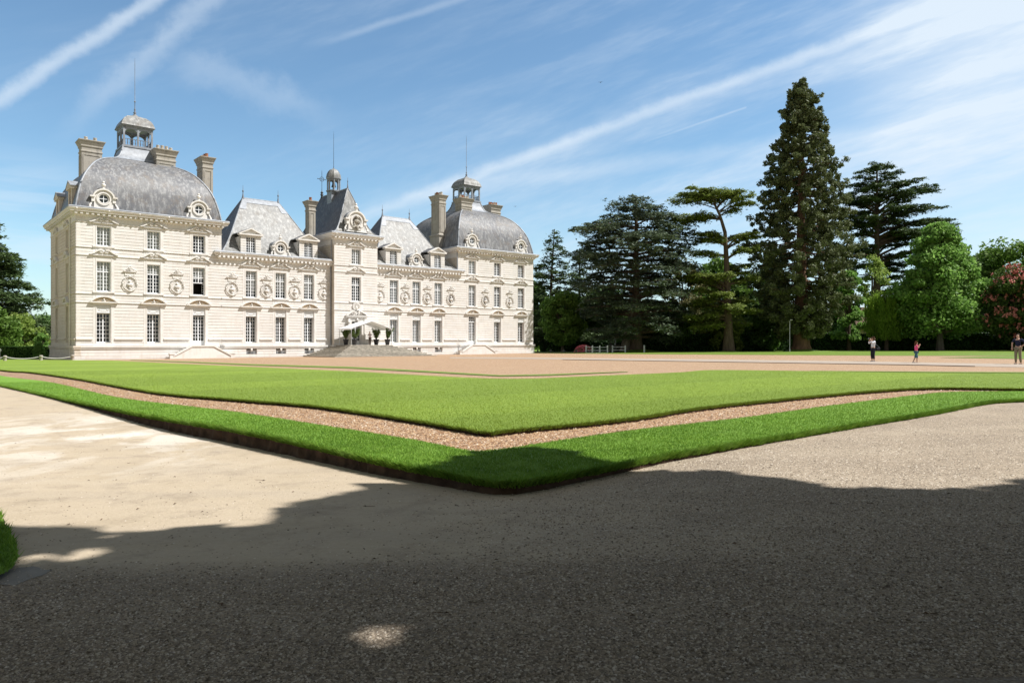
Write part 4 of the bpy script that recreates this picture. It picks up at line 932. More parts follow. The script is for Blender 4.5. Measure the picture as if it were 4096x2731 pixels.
def lantern(cu, cd):
    zb = Z0+7.97; s = 1.45
    L = MB(); L.box(cu-s-.12, cu+s+.12, cd-s-.12, cd+s+.12, zb-.12, zb+.06); L.box(cu-s, cu+s, cd-s, cd+s, zb+.06, zb+.14)
    for i in range(3):
        for j in range(3):
            if i == 1 and j == 1: continue
            x = cu+(i-1)*(s-.09); y = cd+(j-1)*(s-.09); L.box(x-.09, x+.09, y-.09, y+.09, zb+.14, zb+2.0)
    # arched heads between the posts
    def arch(T, w, zs):
        m = MB(T); pts = [(-w/2, .62)]+[(-w/2+.0, .0)]+[(-(w/2-.02)*math.cos(math.pi*k/10), .42*math.sin(math.pi*k/10)) for k in range(11)]+[(w/2, .0), (w/2, .62)]
        # build as strips so that the shape stays valid
        for k in range(10):
            x0 = -(w/2)*math.cos(math.pi*k/10); x1 = -(w/2)*math.cos(math.pi*(k+1)/10); z0 = .46*math.sin(math.pi*k/10); z1 = .46*math.sin(math.pi*(k+1)/10)
            m.rings([[(x0, -.05, zs+z0), (x0, .05, zs+z0), (x0, .05, zs+.66), (x0, -.05, zs+.66)], [(x1, -.05, zs+z1), (x1, .05, zs+z1), (x1, .05, zs+.66), (x1, -.05, zs+.66)]])
        return m
    w = s-.09
    for sg in (-1, 1):
        for h in (-1, 1):
            cxx = h*w/2
            for T in ((lambda x, y, z, cxx=cxx, sg=sg: (cu+cxx+x, cd+sg*(s-.09)+y, z)), (lambda x, y, z, cxx=cxx, sg=sg: (cu+sg*(s-.09)+y, cd+cxx+x, z))):
                m = arch(T, w-.16, zb+1.42); L.add(m.v, m.f)
    L.box(cu-s-.02, cu+s+.02, cd-s-.02, cd+s+.02, zb+2.06, zb+2.16); L.box(cu-s-.14, cu+s+.14, cd-s-.14, cd+s+.14, zb+2.161, zb+2.24)
    lan = L.build('lantern', M['lead'], house)
    B = MB()
    for sg in (-1, 1):
        B.box(cu-s+.1, cu+s-.1, cd+sg*(s-.09)-.03, cd+sg*(s-.09)+.03, zb+.76, zb+.82); B.box(cu+sg*(s-.09)-.03, cu+sg*(s-.09)+.03, cd-s+.1, cd+s-.1, zb+.765, zb+.825)
        for k in range(11):
            a = -s+.2+(2*s-.4)*k/10
            if abs(a) < .15: continue
            for x, y in ((cu+a, cd+sg*(s-.09)), (cu+sg*(s-.09), cd+a)): B.lathe([(.05, zb+.14), (.035, zb+.25), (.065, zb+.38), (.03, zb+.6), (.05, zb+.76)], x, y, 6)
    B.build('balustrade', M['lead_dark'], lan, 60)
    D = MB(); pr = [(1.66, 0), (1.60, .1), (1.55, .28), (1.46, .52), (1.30, .78), (1.08, 1.0), (.98, 1.05), (.95, 1.12), (.6, 1.26), (.25, 1.42), (.1, 1.6)]
    D.rings([[(cu+sx*r, cd+sy*r, zb+2.24+z) for sx, sy in ((-1,-1),(0,-1.0),(1,-1),(1.0,0),(1,1),(0,1),(-1,1),(-1,0))] for r, z in pr])
    D.build('lantern_roof', M['slate_pale'], lan, 35)
    F = MB(); z = zb+3.75; F.lathe([(.16, z-.1), (.2, z+.05), (.1, z+.15), (.17, z+.3), (.06, z+.45), (.1, z+.62), (.04, z+.8), (.035, z+1.4), (.10, z+1.5), (.03, z+1.6), (.022, z+5.6), (.008, z+6.2)], cu, cd, 8)
    F.build('finial', M['lead_dark'], lan, 60)
domes = []
for (a, b, _), m in zip(PAV, ('slate', 'slate')):
    cu, cd = square_dome(a, b, M[m]); lantern(cu, cd); domes.append((cu, cd))
def hip_roof(name, u0, u1, d0, d1, z0, ru0, ru1, rd0, rd1, zr, mat, curve=.35, cap=True, capmat='lead'):
    """steep hipped roof with a slight bell-cast; ridge from (ru0,rd0) to (ru1,rd1)"""
    mb = MB(); n = 10; rings = []; capz = .86
    def f(t): return t-curve*.35*math.sin(math.pi*t)*(1-t)
    for k in range(n+1):
        t = k/n; s = t; z = z0+(zr-z0)*f(t)
        L = lambda p, q: p+(q-p)*s
        rings.append([(L(u0, ru0), L(d0, rd0), z), (L(u1, ru1), L(d0, rd0), z), (L(u1, ru1), L(d1, rd1), z), (L(u0, ru0), L(d1, rd1), z)])
    m = int(n*.87)
    # make degenerate top rings safe
    top = rings[-1]; e = .02; rings[-1] = [(top[0][0]-e, top[0][1]-e, zr), (top[1][0]+e, top[1][1]-e, zr), (top[2][0]+e, top[2][1]+e, zr), (top[3][0]-e, top[3][1]+e, zr)]
    mb.rings(rings, False, True)
    r = mb.build(name, mat, house, 30)
    k0 = 8; 
    hp = MB()
    for c_ in range(4): hp.tube([(p[c_][0], p[c_][1], p[c_][2]+.01) for p in rings], .055, 5)
    hp.tube([rings[-1][0], rings[-1][1], rings[-1][2], rings[-1][3], rings[-1][0]], .07, 5)
    hp.build('hip_flashing', M[capmat], r, 60)
    return r, rings
WR = []
for (a, b, _) in WING:
    r, rg = hip_roof('wing_roof', a+.05, b-.05, .02, 10.78, 11.32, (a+b)/2-2.1, (a+b)/2+2.1, 5.4, 5.4, 18.4, M['slate_pale'])
    # lead dressing along ridge and hips tops
    ld = MB(); t0 = .88
    def at(u, d, e=.03):   # point on the front slope
        t = (d-.02)/(5.4-.02); z = 11.32+(18.4-11.32)*(t-.35*.35*math.sin(math.pi*t)*(1-t)); return (u, d-e, z+e)
    ru0, ru1 = (a+b)/2-2.1, (a+b)/2+2.1
    def hipu(d, side): t = (d-.02)/5.38; return (a+.05)+(ru0-a-.05)*t if side < 0 else (b-.05)+(ru1-b+.05)*t
    dA, dB = 4.95, 4.35
    ld.add([at(hipu(5.38, -1), 5.38), at(hipu(5.38, 1), 5.38), at(hipu(dA, 1)-.6, dA), at(hipu(dA, -1)+.6, dA)], [(0, 1, 2, 3)])
    ld.add([at(hipu(5.38, -1), 5.38), at(hipu(dA, -1)+.6, dA), at(hipu(dB, -1)+.8, dB), at(hipu(dB, -1), dB)], [(0, 1, 2, 3)])
    ld.add([at(hipu(5.38, 1), 5.38), at(hipu(dA, 1)-.6, dA), at(hipu(dB, 1)-.8, dB), at(hipu(dB, 1), dB)], [(0, 1, 2, 3)])
    ld.build('ridge_lead', M['lead'], r)
    WR.append(r)
    for uu in (ru0, ru1):
        f = MB(); f.lathe([(.18, 18.3), (.10, 18.6), (.05, 18.95), (.04, 19.05), (.09, 19.15), (.09, 19.25), (.03, 19.35), (.012, 19.9)], uu, 5.4, 8); f.build('finial', M['lead_dark'], r, 60)
    # valley flashings where the wing roof meets the pavilion
cr, crg = hip_roof('central_roof', CU0-.1, CU1+.1, -CN-.1, 10.8, 14.60, 29.08, 29.10, 1.47, 8.53, 20.45, M['slate_pale'], .75)
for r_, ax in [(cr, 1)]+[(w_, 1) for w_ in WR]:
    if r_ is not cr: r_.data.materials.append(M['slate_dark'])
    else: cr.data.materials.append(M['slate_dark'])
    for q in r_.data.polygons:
        if q.normal.x < -.3 or q.normal.y > .3: q.material_index = 1  # slopes turned from the sun get darker slate, their shade put into colour
ld = MB()
p = crg
for j in (8, 9):      # lead cap on the front hip, narrow strip along the ridge
    ld.add([(p[j][0][0]-.03, p[j][0][1]-.05, p[j][0][2]), (p[j][1][0]+.03, p[j][1][1]-.05, p[j][1][2]), (p[j+1][1][0]+.03, p[j+1][1][1]-.05, p[j+1][1][2]), (p[j+1][0][0]-.03, p[j+1][0][1]-.05, p[j+1][0][2])], [(0, 1, 2, 3)])
ld.rings([[(29.09-w, 1.47, z), (29.09+w, 1.47, z), (29.09+w, 8.53, z), (29.09-w, 8.53, z)] for w, z in ((.22, 20.16), (.07, 20.52))], False, True)
f = MB(); f.lathe([(.12, 20.3), (.06, 20.9), (.03, 21.2), (.08, 21.3), (.03, 21.4), (.01, 21.8)], 29.1, 1.47, 8); f.build('finial', M['lead_dark'], cr, 60)
# cross on the rear end of the ridge
x = MB(); x.lathe([(.2, 20.3), (.13, 20.6), (.22, 20.75), (.12, 20.9), (.2, 21.05), (.06, 21.2), (.03, 21.5), (.03, 23.6), (.008, 24.0)], 29.1, 8.53, 8)
x.box(28.55, 29.65, 8.50, 8.56, 22.75, 22.81); x.ringy(29.1, 22.78, .26, .31, 8.505, 8.555, 12)
for s in (-1, 1): x.ball((29.1+s*.58, 8.53, 22.78), .06, 6, 4)
x.build('roof_cross', M['iron'], cr, 60)
# bell turret
bt = MB(); bt.box(29.1-.62, 29.1+.62, 5.2-.62, 5.2+.62, 18.4, 20.6); bt.lathe([(.95, 20.6), (.95, 20.72), (.8, 20.76)], 29.1, 5.2, 8, math.pi/8)
for k in range(8): a = math.pi/8+k*math.pi/4; bt.lathe([(.085, 20.7), (.085, 22.15)], 29.1+.76*math.cos(a), 5.2+.76*math.sin(a), 6)
for k in range(8):
    a0 = math.pi/8+k*math.pi/4; a1 = a0+math.pi/4; q0 = Vector((29.1+.76*math.cos(a0), 5.2+.76*math.sin(a0))); q1 = Vector((29.1+.76*math.cos(a1), 5.2+.76*math.sin(a1)))
    for j in range(6):
        t0, t1 = j/6, (j+1)/6; A, B = q0.lerp(q1, t0), q0.lerp(q1, t1); z0, z1 = 21.72+.3*math.sin(math.pi*t0), 21.72+.3*math.sin(math.pi*t1); inn = (Vector((29.1, 5.2))-(A+B)/2).normalized()*.06
        bt.rings([[(A.x, A.y, z0), (A.x+inn.x, A.y+inn.y, z0), (A.x+inn.x, A.y+inn.y, 22.15), (A.x, A.y, 22.15)], [(B.x, B.y, z1), (B.x+inn.x, B.y+inn.y, z1), (B.x+inn.x, B.y+inn.y, 22.15), (B.x, B.y, 22.15)]])
bt.lathe([(.84, 22.12), (.96, 22.22), (.96, 22.27), (.7, 22.28)], 29.1, 5.2, 8, math.pi/8)
btu = bt.build('bell_turret', M['lead'], house)
MB().lathe([(.94, 22.27), (.92, 22.5), (.85, 22.8), (.70, 23.12), (.5, 23.35), (.2, 23.48), (.06, 23.6)], 29.1, 5.2, 8, math.pi/8).build('turret_dome', M['slate_pale'], btu, 20)
MB().lathe([(.05, 23.5), (.03, 23.9), (.018, 27.8), (.005, 28.3)], 29.1, 5.2, 6).build('lightning_rod', M['iron'], btu, 60)
MB().lathe([(.30, 21.2), (.27, 21.3), (.20, 21.5), (.17, 21.75), (.06, 21.85), (.03, 22.2)], 29.1, 5.2, 12).build('bell', M['iron'], btu, 60)
# ---- chimneys -------------------------------------------------------------------------------------
def chimney(u, d, a, b, zb, zt, npot, seed, potrow='u'):
    mb = MB(); h = a/2; g = b/2
    def rr_(o, z): return rect(u-h, u+h, d-g, d+g, o, z)
    mb.rings([rr_(o, z) for o, z in [(.12, zb), (.12, zb+.3), (.0, zb+.35), (.0, zt-1.25), (.06, zt-1.2), (.06, zt-1.1), (.0, zt-1.05), (.0, zt-.72), (.08, zt-.66), (.08, zt-.52), (.17, zt-.32), (.25, zt-.12), (.29, zt-.08), (.29, zt), (.0, zt+.04)]])
    z0, z1 = zt-1.5 if zt-zb < 3.2 else zb+2.1, zt-1.45
    z0 = max(zb+.5, zt-5.2)
    # raised panel frames on front and left
    for (p0, p1, T) in ((-h, h, lambda x, o, z: (u+x, d-g-o, z)), (-g, g, lambda x, o, z: (u-h-o, d+x, z))):
        m = MB(T); w = (p1-p0)/2-.14; 
        m.box(-w, w, 0, .045, z1-.1, z1); m.box(-w, w, 0, .045, z0, z0+.1); m.box(-w, -w+.1, 0, .045, z0+.1, z1-.1); m.box(w-.1, w, 0, .045, z0+.1, z1-.1); mb.add(m.v, m.f)
    c = mb.build('chimney', M['stone_old'], house)
    r = random.Random(seed)
    for k in range(npot):
        t = (k+.5)/npot-.5; x, y = (u+t*a*.9, d) if potrow == 'u' else (u, d+t*b*.9); rad = min(.19, .42*(a if potrow == 'u' else b)/npot)
        p = MB(); hh = r.uniform(.36, .5); p.lathe([(rad*1.05, zt+.03), (rad*.85, zt+hh), (rad*.95, zt+hh+.02), (rad*.95, zt+hh+.08), (rad*.6, zt+hh+.085)], x, y, 10)
        p.build('chimney_pot', M['pot'] if r.random() < .45 else M['potw'], c, 50)
for s in (0, 1):
    mu = (lambda u: u) if s == 0 else (lambda u: 58.42-u)
    chimney(mu(2.4), 6.5, 1.85, 1.5, 17.6, 22.35, 2 if s == 0 else 5, 3+s)
    chimney(mu(9.1), 4.9, 1.9, 1.5, 19.4, 22.25, 4, 5+s)
    chimney(mu(13.38), 5.06, 1.1, 2.0, 10.5, 22.15, 3 if s == 0 else 5, 7+s, 'd')
    # moulded waist of the tall chimneys
    w = MB(); u = mu(13.38); w.rings([rect(u-.55, u+.55, 4.06, 6.06, o, z) for o, z in [(.14, 11), (.14, 16.35), (.26, 16.45), (.26, 16.6), (.0, 16.75)]]); w.build('chimney_base', M['stone_old'], house)
chimney(25.75, 4.7, .85, 1.05, 10.8, 18.9, 1, 9)
# ---- dormers --------------------------------------------------------------------------------------
def dormer(u, n0=.12):
    y = -n0+.25; w = 1.12; mb = MB(); zb, ze = 11.36, 13.2
    oc = .53
    for s in (-1, 1):
        for k in range(7):
            z = zb+k*.27; mb.box(u+s*oc if s > 0 else u-w, u+w if s > 0 else u-oc, y, y+.35, z, z+.24)
        mb.box(min(u+s*w, u+s*(w-.25)), max(u+s*w, u+s*(w-.25)), y+.02, y+2.2, zb, ze-.0)
    mb.box(u-w+.02, u+w-.02, y+.03, y+.32, ze-.05, ze+.10); mb.box(u-oc, u+oc, y+.01, y+.35, ze+.0-.09, ze-.055)
    for k in range(5): mb.box(u-.5+.22*k-.08+.06, u-.5+.22*k+.08+.06, y-.02, y+.1, ze-.10, ze+.14)
    mb.box(u-w-.20, u+w+.20, y-.22, y+.45, ze+.15, ze+.29); mb.box(u-w-.10, u+w+.10, y-.10, y+.42, ze+.08, ze+.148)
    hw = w+.26
    # triangular pediment: two raking cornices and the tympanum
    mb.prism([(u-w, ze+.29), (u+w, ze+.29), (u, ze+.80)], y+.05, y+.40)
    for s in (-1, 1): mb.prism([(u+s*hw, ze+.292), (u+s*(hw-.25), ze+.292), (u, ze+.82), (u, ze+.96)], y-.22, y+.45)
    c = mb.build('dormer', M['stone_trim'], house)
    r = MB(); r.rings([[(u-hw, yy, ze+.32), (u-hw+.02, yy, ze+.26), (u, yy, ze+.92), (u+hw-.02, yy, ze+.26), (u+hw, yy, ze+.32), (u, yy, ze+1.0)] for yy in (y+.452, y+3.4)]); r.build('dormer_roof', M['slate_dark'], c)
    f = MB(); 
    for s in (-1, 1): f.tube([(u+s*hw*.98, y+.3, ze+.34), (u+s*hw*.98, y+1.7, ze+.34)], .06, 5)
    f.build('flashing', M['lead'], c)
    bk_ = MB(); bk_.box(u-oc-.1, u+oc+.1, y+.9, y+1.0, zb, ze); bk_.box(u-w+.03, u-oc-.01, y+.1, y+.34, zb, ze-.06); bk_.box(u+oc+.01, u+w-.03, y+.1, y+.34, zb, ze-.06); bk_.build('dormer_core', M['groove'], c)
    wd = window('dorm', 0, zb, .12, 0, (u, y))
def urn(mb, u, y, z, s=1.0):
    mb.lathe([(.16*s, z), (.17*s, z+.08*s), (.06*s, z+.14*s), (.06*s, z+.2*s), (.2*s, z+.32*s), (.21*s, z+.42*s), (.1*s, z+.5*s), (.07*s, z+.55*s), (.12*s, z+.62*s), (.09*s, z+.72*s), (.02*s, z+.76*s)], u, y, 10)
def oculus(x, y, zc, rz, s=1.0, deep=2.2, name='oculus_dormer'):
    """round window dormer; built at the origin, x across, y into the roof"""
    mb = MB(); ri = .44*s; hb = .98*s
    mb.ringy(0, 0, ri, .50*s, -.02, .35, 28); mb.ringy(0, 0, .53*s, .66*s, -.08, -.02, 28)
    # body with square shoulders
    a0 = 0
    mb.ringy(0, 0, .50*s, .86*s, .02, .5, 20, 0, math.pi)
    mb.prism([(-.86*s, -hb), (-.5*s, -hb), (-.5*s, 0), (-.86*s, 0)], .02, .5); mb.prism([(.5*s, -hb), (.86*s, -hb), (.86*s, 0), (.5*s, 0)], .02, .5)
    for k in range(12):
        t0, t1 = math.pi+math.pi*k/12, math.pi+math.pi*(k+1)/12; x0, z0, x1, z1 = .5*s*math.cos(t0), .5*s*math.sin(t0), .5*s*math.cos(t1), .5*s*math.sin(t1)
        mb.rings([[(x0, .02, z0), (x0, .5, z0), (x0, .5, -hb), (x0, .02, -hb)], [(x1, .02, z1), (x1, .5, z1), (x1, .5, -hb), (x1, .02, -hb)]])
    mb.ringy(0, 0, .86*s, 1.0*s, -.16, .5, 24, .12, math.pi-.12)
    for q in (-1, 1):
        mb.box(min(q*.80*s, q*1.22*s), max(q*.80*s, q*1.22*s), -.17, .5, .10*s, .24*s); mb.box(min(q*.80*s, q*1.08*s), max(q*.80*s, q*1.08*s), -.06, .5, -.35*s, .098*s)
        mb.tube([(q*1.0*s, .1, -.35*s), (q*1.10*s, .08, -.55*s), (q*1.22*s, .06, -.75*s), (q*1.30*s, .05, -.90*s), (q*1.18*s, .05, -.94*s)], [.08, .1, .1, .09, .06], 6)
        mb.ball((q*1.22*s, .0, -.88*s), .13*s, 8, 6)
    mb.box(-1.12*s, 1.12*s, -.10, .5, -hb-.1*s, -hb)
    urn(mb, 0, .1, .98*s, 1.05*s)
    d = mb.build(name, M['stone_trim'], house, 40, (x, y, zc), rz)
    r = MB(); r.rings([[(1.03*s*math.cos(math.pi*k/14), yy, 1.03*s*math.sin(math.pi*k/14)) for k in range(15)]+[(.86*s*math.cos(math.pi*k/14), yy, .86*s*math.sin(math.pi*k/14)) for k in range(14, -1, -1)] for yy in (.502, deep)]); r.box(-.95*s, -.8*s, .5, deep, -hb, 0); r.box(.8*s, .95*s, .5, deep, -hb, 0)
    r.build('dormer_roof', M['lead_dark'], d, 40)
    f = MB(); f.ringy(0, 0, .40*s, .455*s, .06, .14, 24); f.box(-.03, .03, .07, .12, -.41*s, .41*s); f.box(-.41*s, -.031, .072, .118, -.03, .03); f.box(.031, .41*s, .072, .118, -.03, .03); f.build('round_window', M['paint'], d)
    MB().lathey([(.43*s, .10), (.43*s, .105)], 0, 0, 20).build('pane', M['glass'], d)
    MB().lathey([(.45*s, .4), (.45*s, .45)], 0, 0, 20).build('dark_loft', M['room'], d)
    return d
for (a, b, cs_) in WING:
    dormer(cs_[0]); dormer(cs_[2]); oculus(cs_[1], .0, 12.22, 0, .86)
for (a, b, cs_) in PAV:
    oculus(cs_[0], .0, 15.5, 0, .97); oculus(cs_[2], .0, 15.5, 0, .97)
for dd in (DP-3.9, DP-10.1): 
    pass
# gabled dormers on the left side of the left dome
for dd in (3.2, 10.4):
    mb = MB(lambda a, y, z, dd=dd: (y, dd-a, z)); w = 1.0; zb, ze = 14.5, 16.6
    for s in (-1, 1): mb.box(min(s*.5, s*w), max(s*.5, s*w), .05, .5, zb, ze)
    mb.box(-w+.01, -w+.22, .5, 2.4, zb, ze); mb.box(w-.22, w-.01, .5, 2.4, zb, ze)
    mb.box(-w-.15, w+.15, -.1, .5, ze, ze+.2); mb.prism([(-w-.2, ze+.2), (w+.2, ze+.2), (0, ze+.75)], -.12, .5); mb.box(-.5, .5, .3, .4, zb, ze)
    c = mb.build('dormer', M['stone_side'], house)
    r = MB(lambda a, y, z, dd=dd: (y, dd-a, z)); r.prism([(-w-.24, ze+.21), (0, ze+.77), (w+.24, ze+.21), (w+.24, ze+.3), (0, ze+.88), (-w-.24, ze+.3)], -.15, 3.0); r.build('dormer_roof', M['lead'], c)
# big bust frontispiece on the central roof
s = 1.22
d = oculus(29.1, -CN+.0, 16.15, 0, s, 2.0, 'frontispiece'); 
for ch in list(d.children):
    if ch.name.startswith(('round_window', 'pane')): bpy.data.objects.remove(ch)
for ch in list(d.children):
    if ch.name.startswith('dark_loft'): ch.data.materials.clear(); ch.data.materials.append(M['stone_old']); ch.name = 'niche_back'; ch.location = (0, -.15, 0); ch.scale = (1, 1, 1.0)
b = bust_mesh(random.Random(2)); b.build('bust', M['stone_old'], d, 60, (0, -.02, -.62)).scale = (1.35, 1.3, 1.45)
g = MB(); 
for q in (-1, 1): g.tube([(0, -.2, -.75), (q*.25, -.22, -.62), (q*.55, -.18, -.8), (q*.75, -.15, -.7)], [.08, .10, .07, .04], 6); g.ball((q*.4, -.2, -.78), .12, 6, 5)
g.ball((0, -.24, -.82), .16, 8, 6); g.lathe([(.08, -1.1), (.16, -.95), (.1, -.8)], 0, -.2, 8); g.build('garland', M['stone_old'], d, 60)
# ---- entrance ---------------------------------------------------------------------------------------
y = -CN; u = 29.06; e = MB()
for q in (-1, 1):
    e.box(min(u+q*.66, u+q*.98), max(u+q*.66, u+q*.98), y-.16, y, ZP, 4.15); e.box(min(u+q*.98, u+q*1.14), max(u+q*.98, u+q*1.14), y-.24, y, ZP, 4.3); e.box(min(u+q*.95, u+q*1.2), max(u+q*.95, u+q*1.2), y-.34, y, 4.0, 4.42)
e.box(u-.98, u+.98, y-.161, y, 4.152, 4.42); e.box(u-1.1, u+1.1, y-.12, y, 4.422, 4.62); e.box(u-1.42, u+1.42, y-.34, y, 4.622, 4.76)
e.box(u-1.52, u+1.52, y-.40, y, 4.762, 4.82)
hw, h = 1.46, .66; Rr = (hw*hw+h*h)/(2*h); a = math.asin(hw/Rr)
m = MB(); m.ringy(u, 4.82+h-Rr, Rr-.15, Rr, y-.38, y, 20, math.pi/2-a*.98, math.pi/2-.22); m.ringy(u, 4.82+h-Rr, Rr-.15, Rr, y-.38, y, 20, math.pi/2+.22, math.pi/2+a*.98); e.add(m.v, m.f)
for q in (-1, 1):
    e.tube([(u+q*.1, y-.25, 5.5), (u+q*.4, y-.28, 5.3), (u+q*.32, y-.25, 5.0), (u+q*.1, y-.3, 4.95)], [.09, .12, .1, .07], 6); e.ball((u+q*.22, y-.3, 5.15), .13, 7, 5)
e.ball((u, y-.26, 4.3), .17, 8, 6, .8, 1, 1.3)
for k in range(8): e.ball((u-.95+.27*k, y-.13, 4.52), .06, 6, 4)
ds = e.build('door_surround', M['stone_trim'], house, 40)
c = MB(); c.ringy(u, 5.88, .36, .46, y-.16, y, 26); c.ringy(u, 5.88, .22, .27, y-.13, y, 20); c.ringy(u, 5.88, 0, .36, y-.06, y, 20)
for k in range(18): t = k*math.pi/9; c.ball((u+.50*math.cos(t), y-.09, 5.88+.50*math.sin(t)), .075, 6, 4)
c.box(u-.12, u+.12, y-.14, y, 5.76, 6.02); c.ball((u, y-.12, 5.74), .12, 6, 5); c.build('crest', M['stone_trim'], ds, 50)
# ---- the great steps, and the two side stairs -------------------------------------------------------
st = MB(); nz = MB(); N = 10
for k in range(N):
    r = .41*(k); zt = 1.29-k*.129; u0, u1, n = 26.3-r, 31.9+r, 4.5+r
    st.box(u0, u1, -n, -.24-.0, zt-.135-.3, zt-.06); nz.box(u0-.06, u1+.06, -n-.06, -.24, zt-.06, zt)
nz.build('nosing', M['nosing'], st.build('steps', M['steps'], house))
def side_stair(uc, name='side_stair'):
    mb = MB(); y0, y1 = -1.55, -.24; lw = 1.02; 
    # front parapet wall (trapezoid) with coping and end pedestals
    mb.prism([(uc-2.75, -.25), (uc+2.75, -.25), (uc+2.75, .22), (uc+lw, 1.18), (uc-lw, 1.18), (uc-2.75, .22)], y0, y0+.28)
    cop = [(-2.85, .20), (-lw-.03, 1.18), (lw+.03, 1.18), (2.85, .20)]
    for (xa, za), (xb, zb_) in zip(cop, cop[1:]): mb.rings([[(uc+xa, yy, za+q) for yy, q in ((y0-.07, 0), (y0+.35, 0), (y0+.35, .15), (y0-.07, .15))], [(uc+xb, yy, zb_+q) for yy, q in ((y0-.07, 0), (y0+.35, 0), (y0+.35, .15), (y0-.07, .15))]])
    for q in (-1, 1):
        a_, b_ = sorted((uc+q*2.76, uc+q*3.22)); mb.box(a_, b_, y0-.03, y0+.33, -.25, .42); mb.box(a_-.04, b_+.04, y0-.08, y0+.38, .42, .52)
        for k in range(7):
            aa, bb_ = sorted((uc+q*(lw), uc+q*(lw+.32*(7-k)))); mb.box(aa, bb_, y0+.285, y1, -.2 if k == 0 else .165*k, .165*(k+1))
    mb.box(uc-lw, uc+lw, y0+.285, y1, -.2, 1.26)
    return mb.build(name, M['stone_trim'], house)
side_stair(11.15); side_stair(47.12)
# ================================================================== TREES
def leaf_quads(c, size, rs, mode='rand', asp=.6, drip=0):
    """c: (N,3) centres -> diamond leaves"""
    n = len(c); s = size*(.6+.8*rs.rand(n))
    if mode == 'flat':
        nz = np.stack([rs.randn(n)*.45, rs.randn(n)*.45, np.ones(n)], 1)
    elif mode == 'hang':
        nz = np.stack([rs.randn(n), rs.randn(n), rs.randn(n)*.25], 1)
    else: nz = rs.randn(n, 3)
    nz /= np.linalg.norm(nz, axis=1)[:, None]+1e-9
    r = rs.randn(n, 3); 
    if mode == 'hang': r = np.stack([rs.randn(n)*.3, rs.randn(n)*.3, -np.ones(n)], 1)
    a = np.cross(nz, r) if mode != 'hang' else r-(r*nz).sum(1)[:, None]*nz
    a /= np.linalg.norm(a, axis=1)[:, None]+1e-9; b = np.cross(nz, a)
    a *= s[:, None]; b *= (s*asp)[:, None]
    return np.stack([c-a, c+b-a*.15, c+a, c-b-a*.15], 1).reshape(-1, 3)
def tree_root(name, x, y, label, cat='tree', group=None, z=None):
    o = empty(name, (x, y, (P(x, y)-.05) if z is None else z)); tag(o, label, cat, group); return o
def trunk_limbs(root, trunk, limbs, bark, name='trunk'):
    mb = MB(); mb.tube(*trunk)if False else mb.tube(trunk[0], trunk[1], 10)
    for p, r in limbs: mb.tube(p, r, 5)
    return mb.build(name, bark, root, 60)
def bez(a, b, c, n=6):
    a, b, c = Vector(a), Vector(b), Vector(c); return [a*(1-t)**2+b*2*t*(1-t)+c*t*t for t in [i/(n-1) for i in range(n)]]
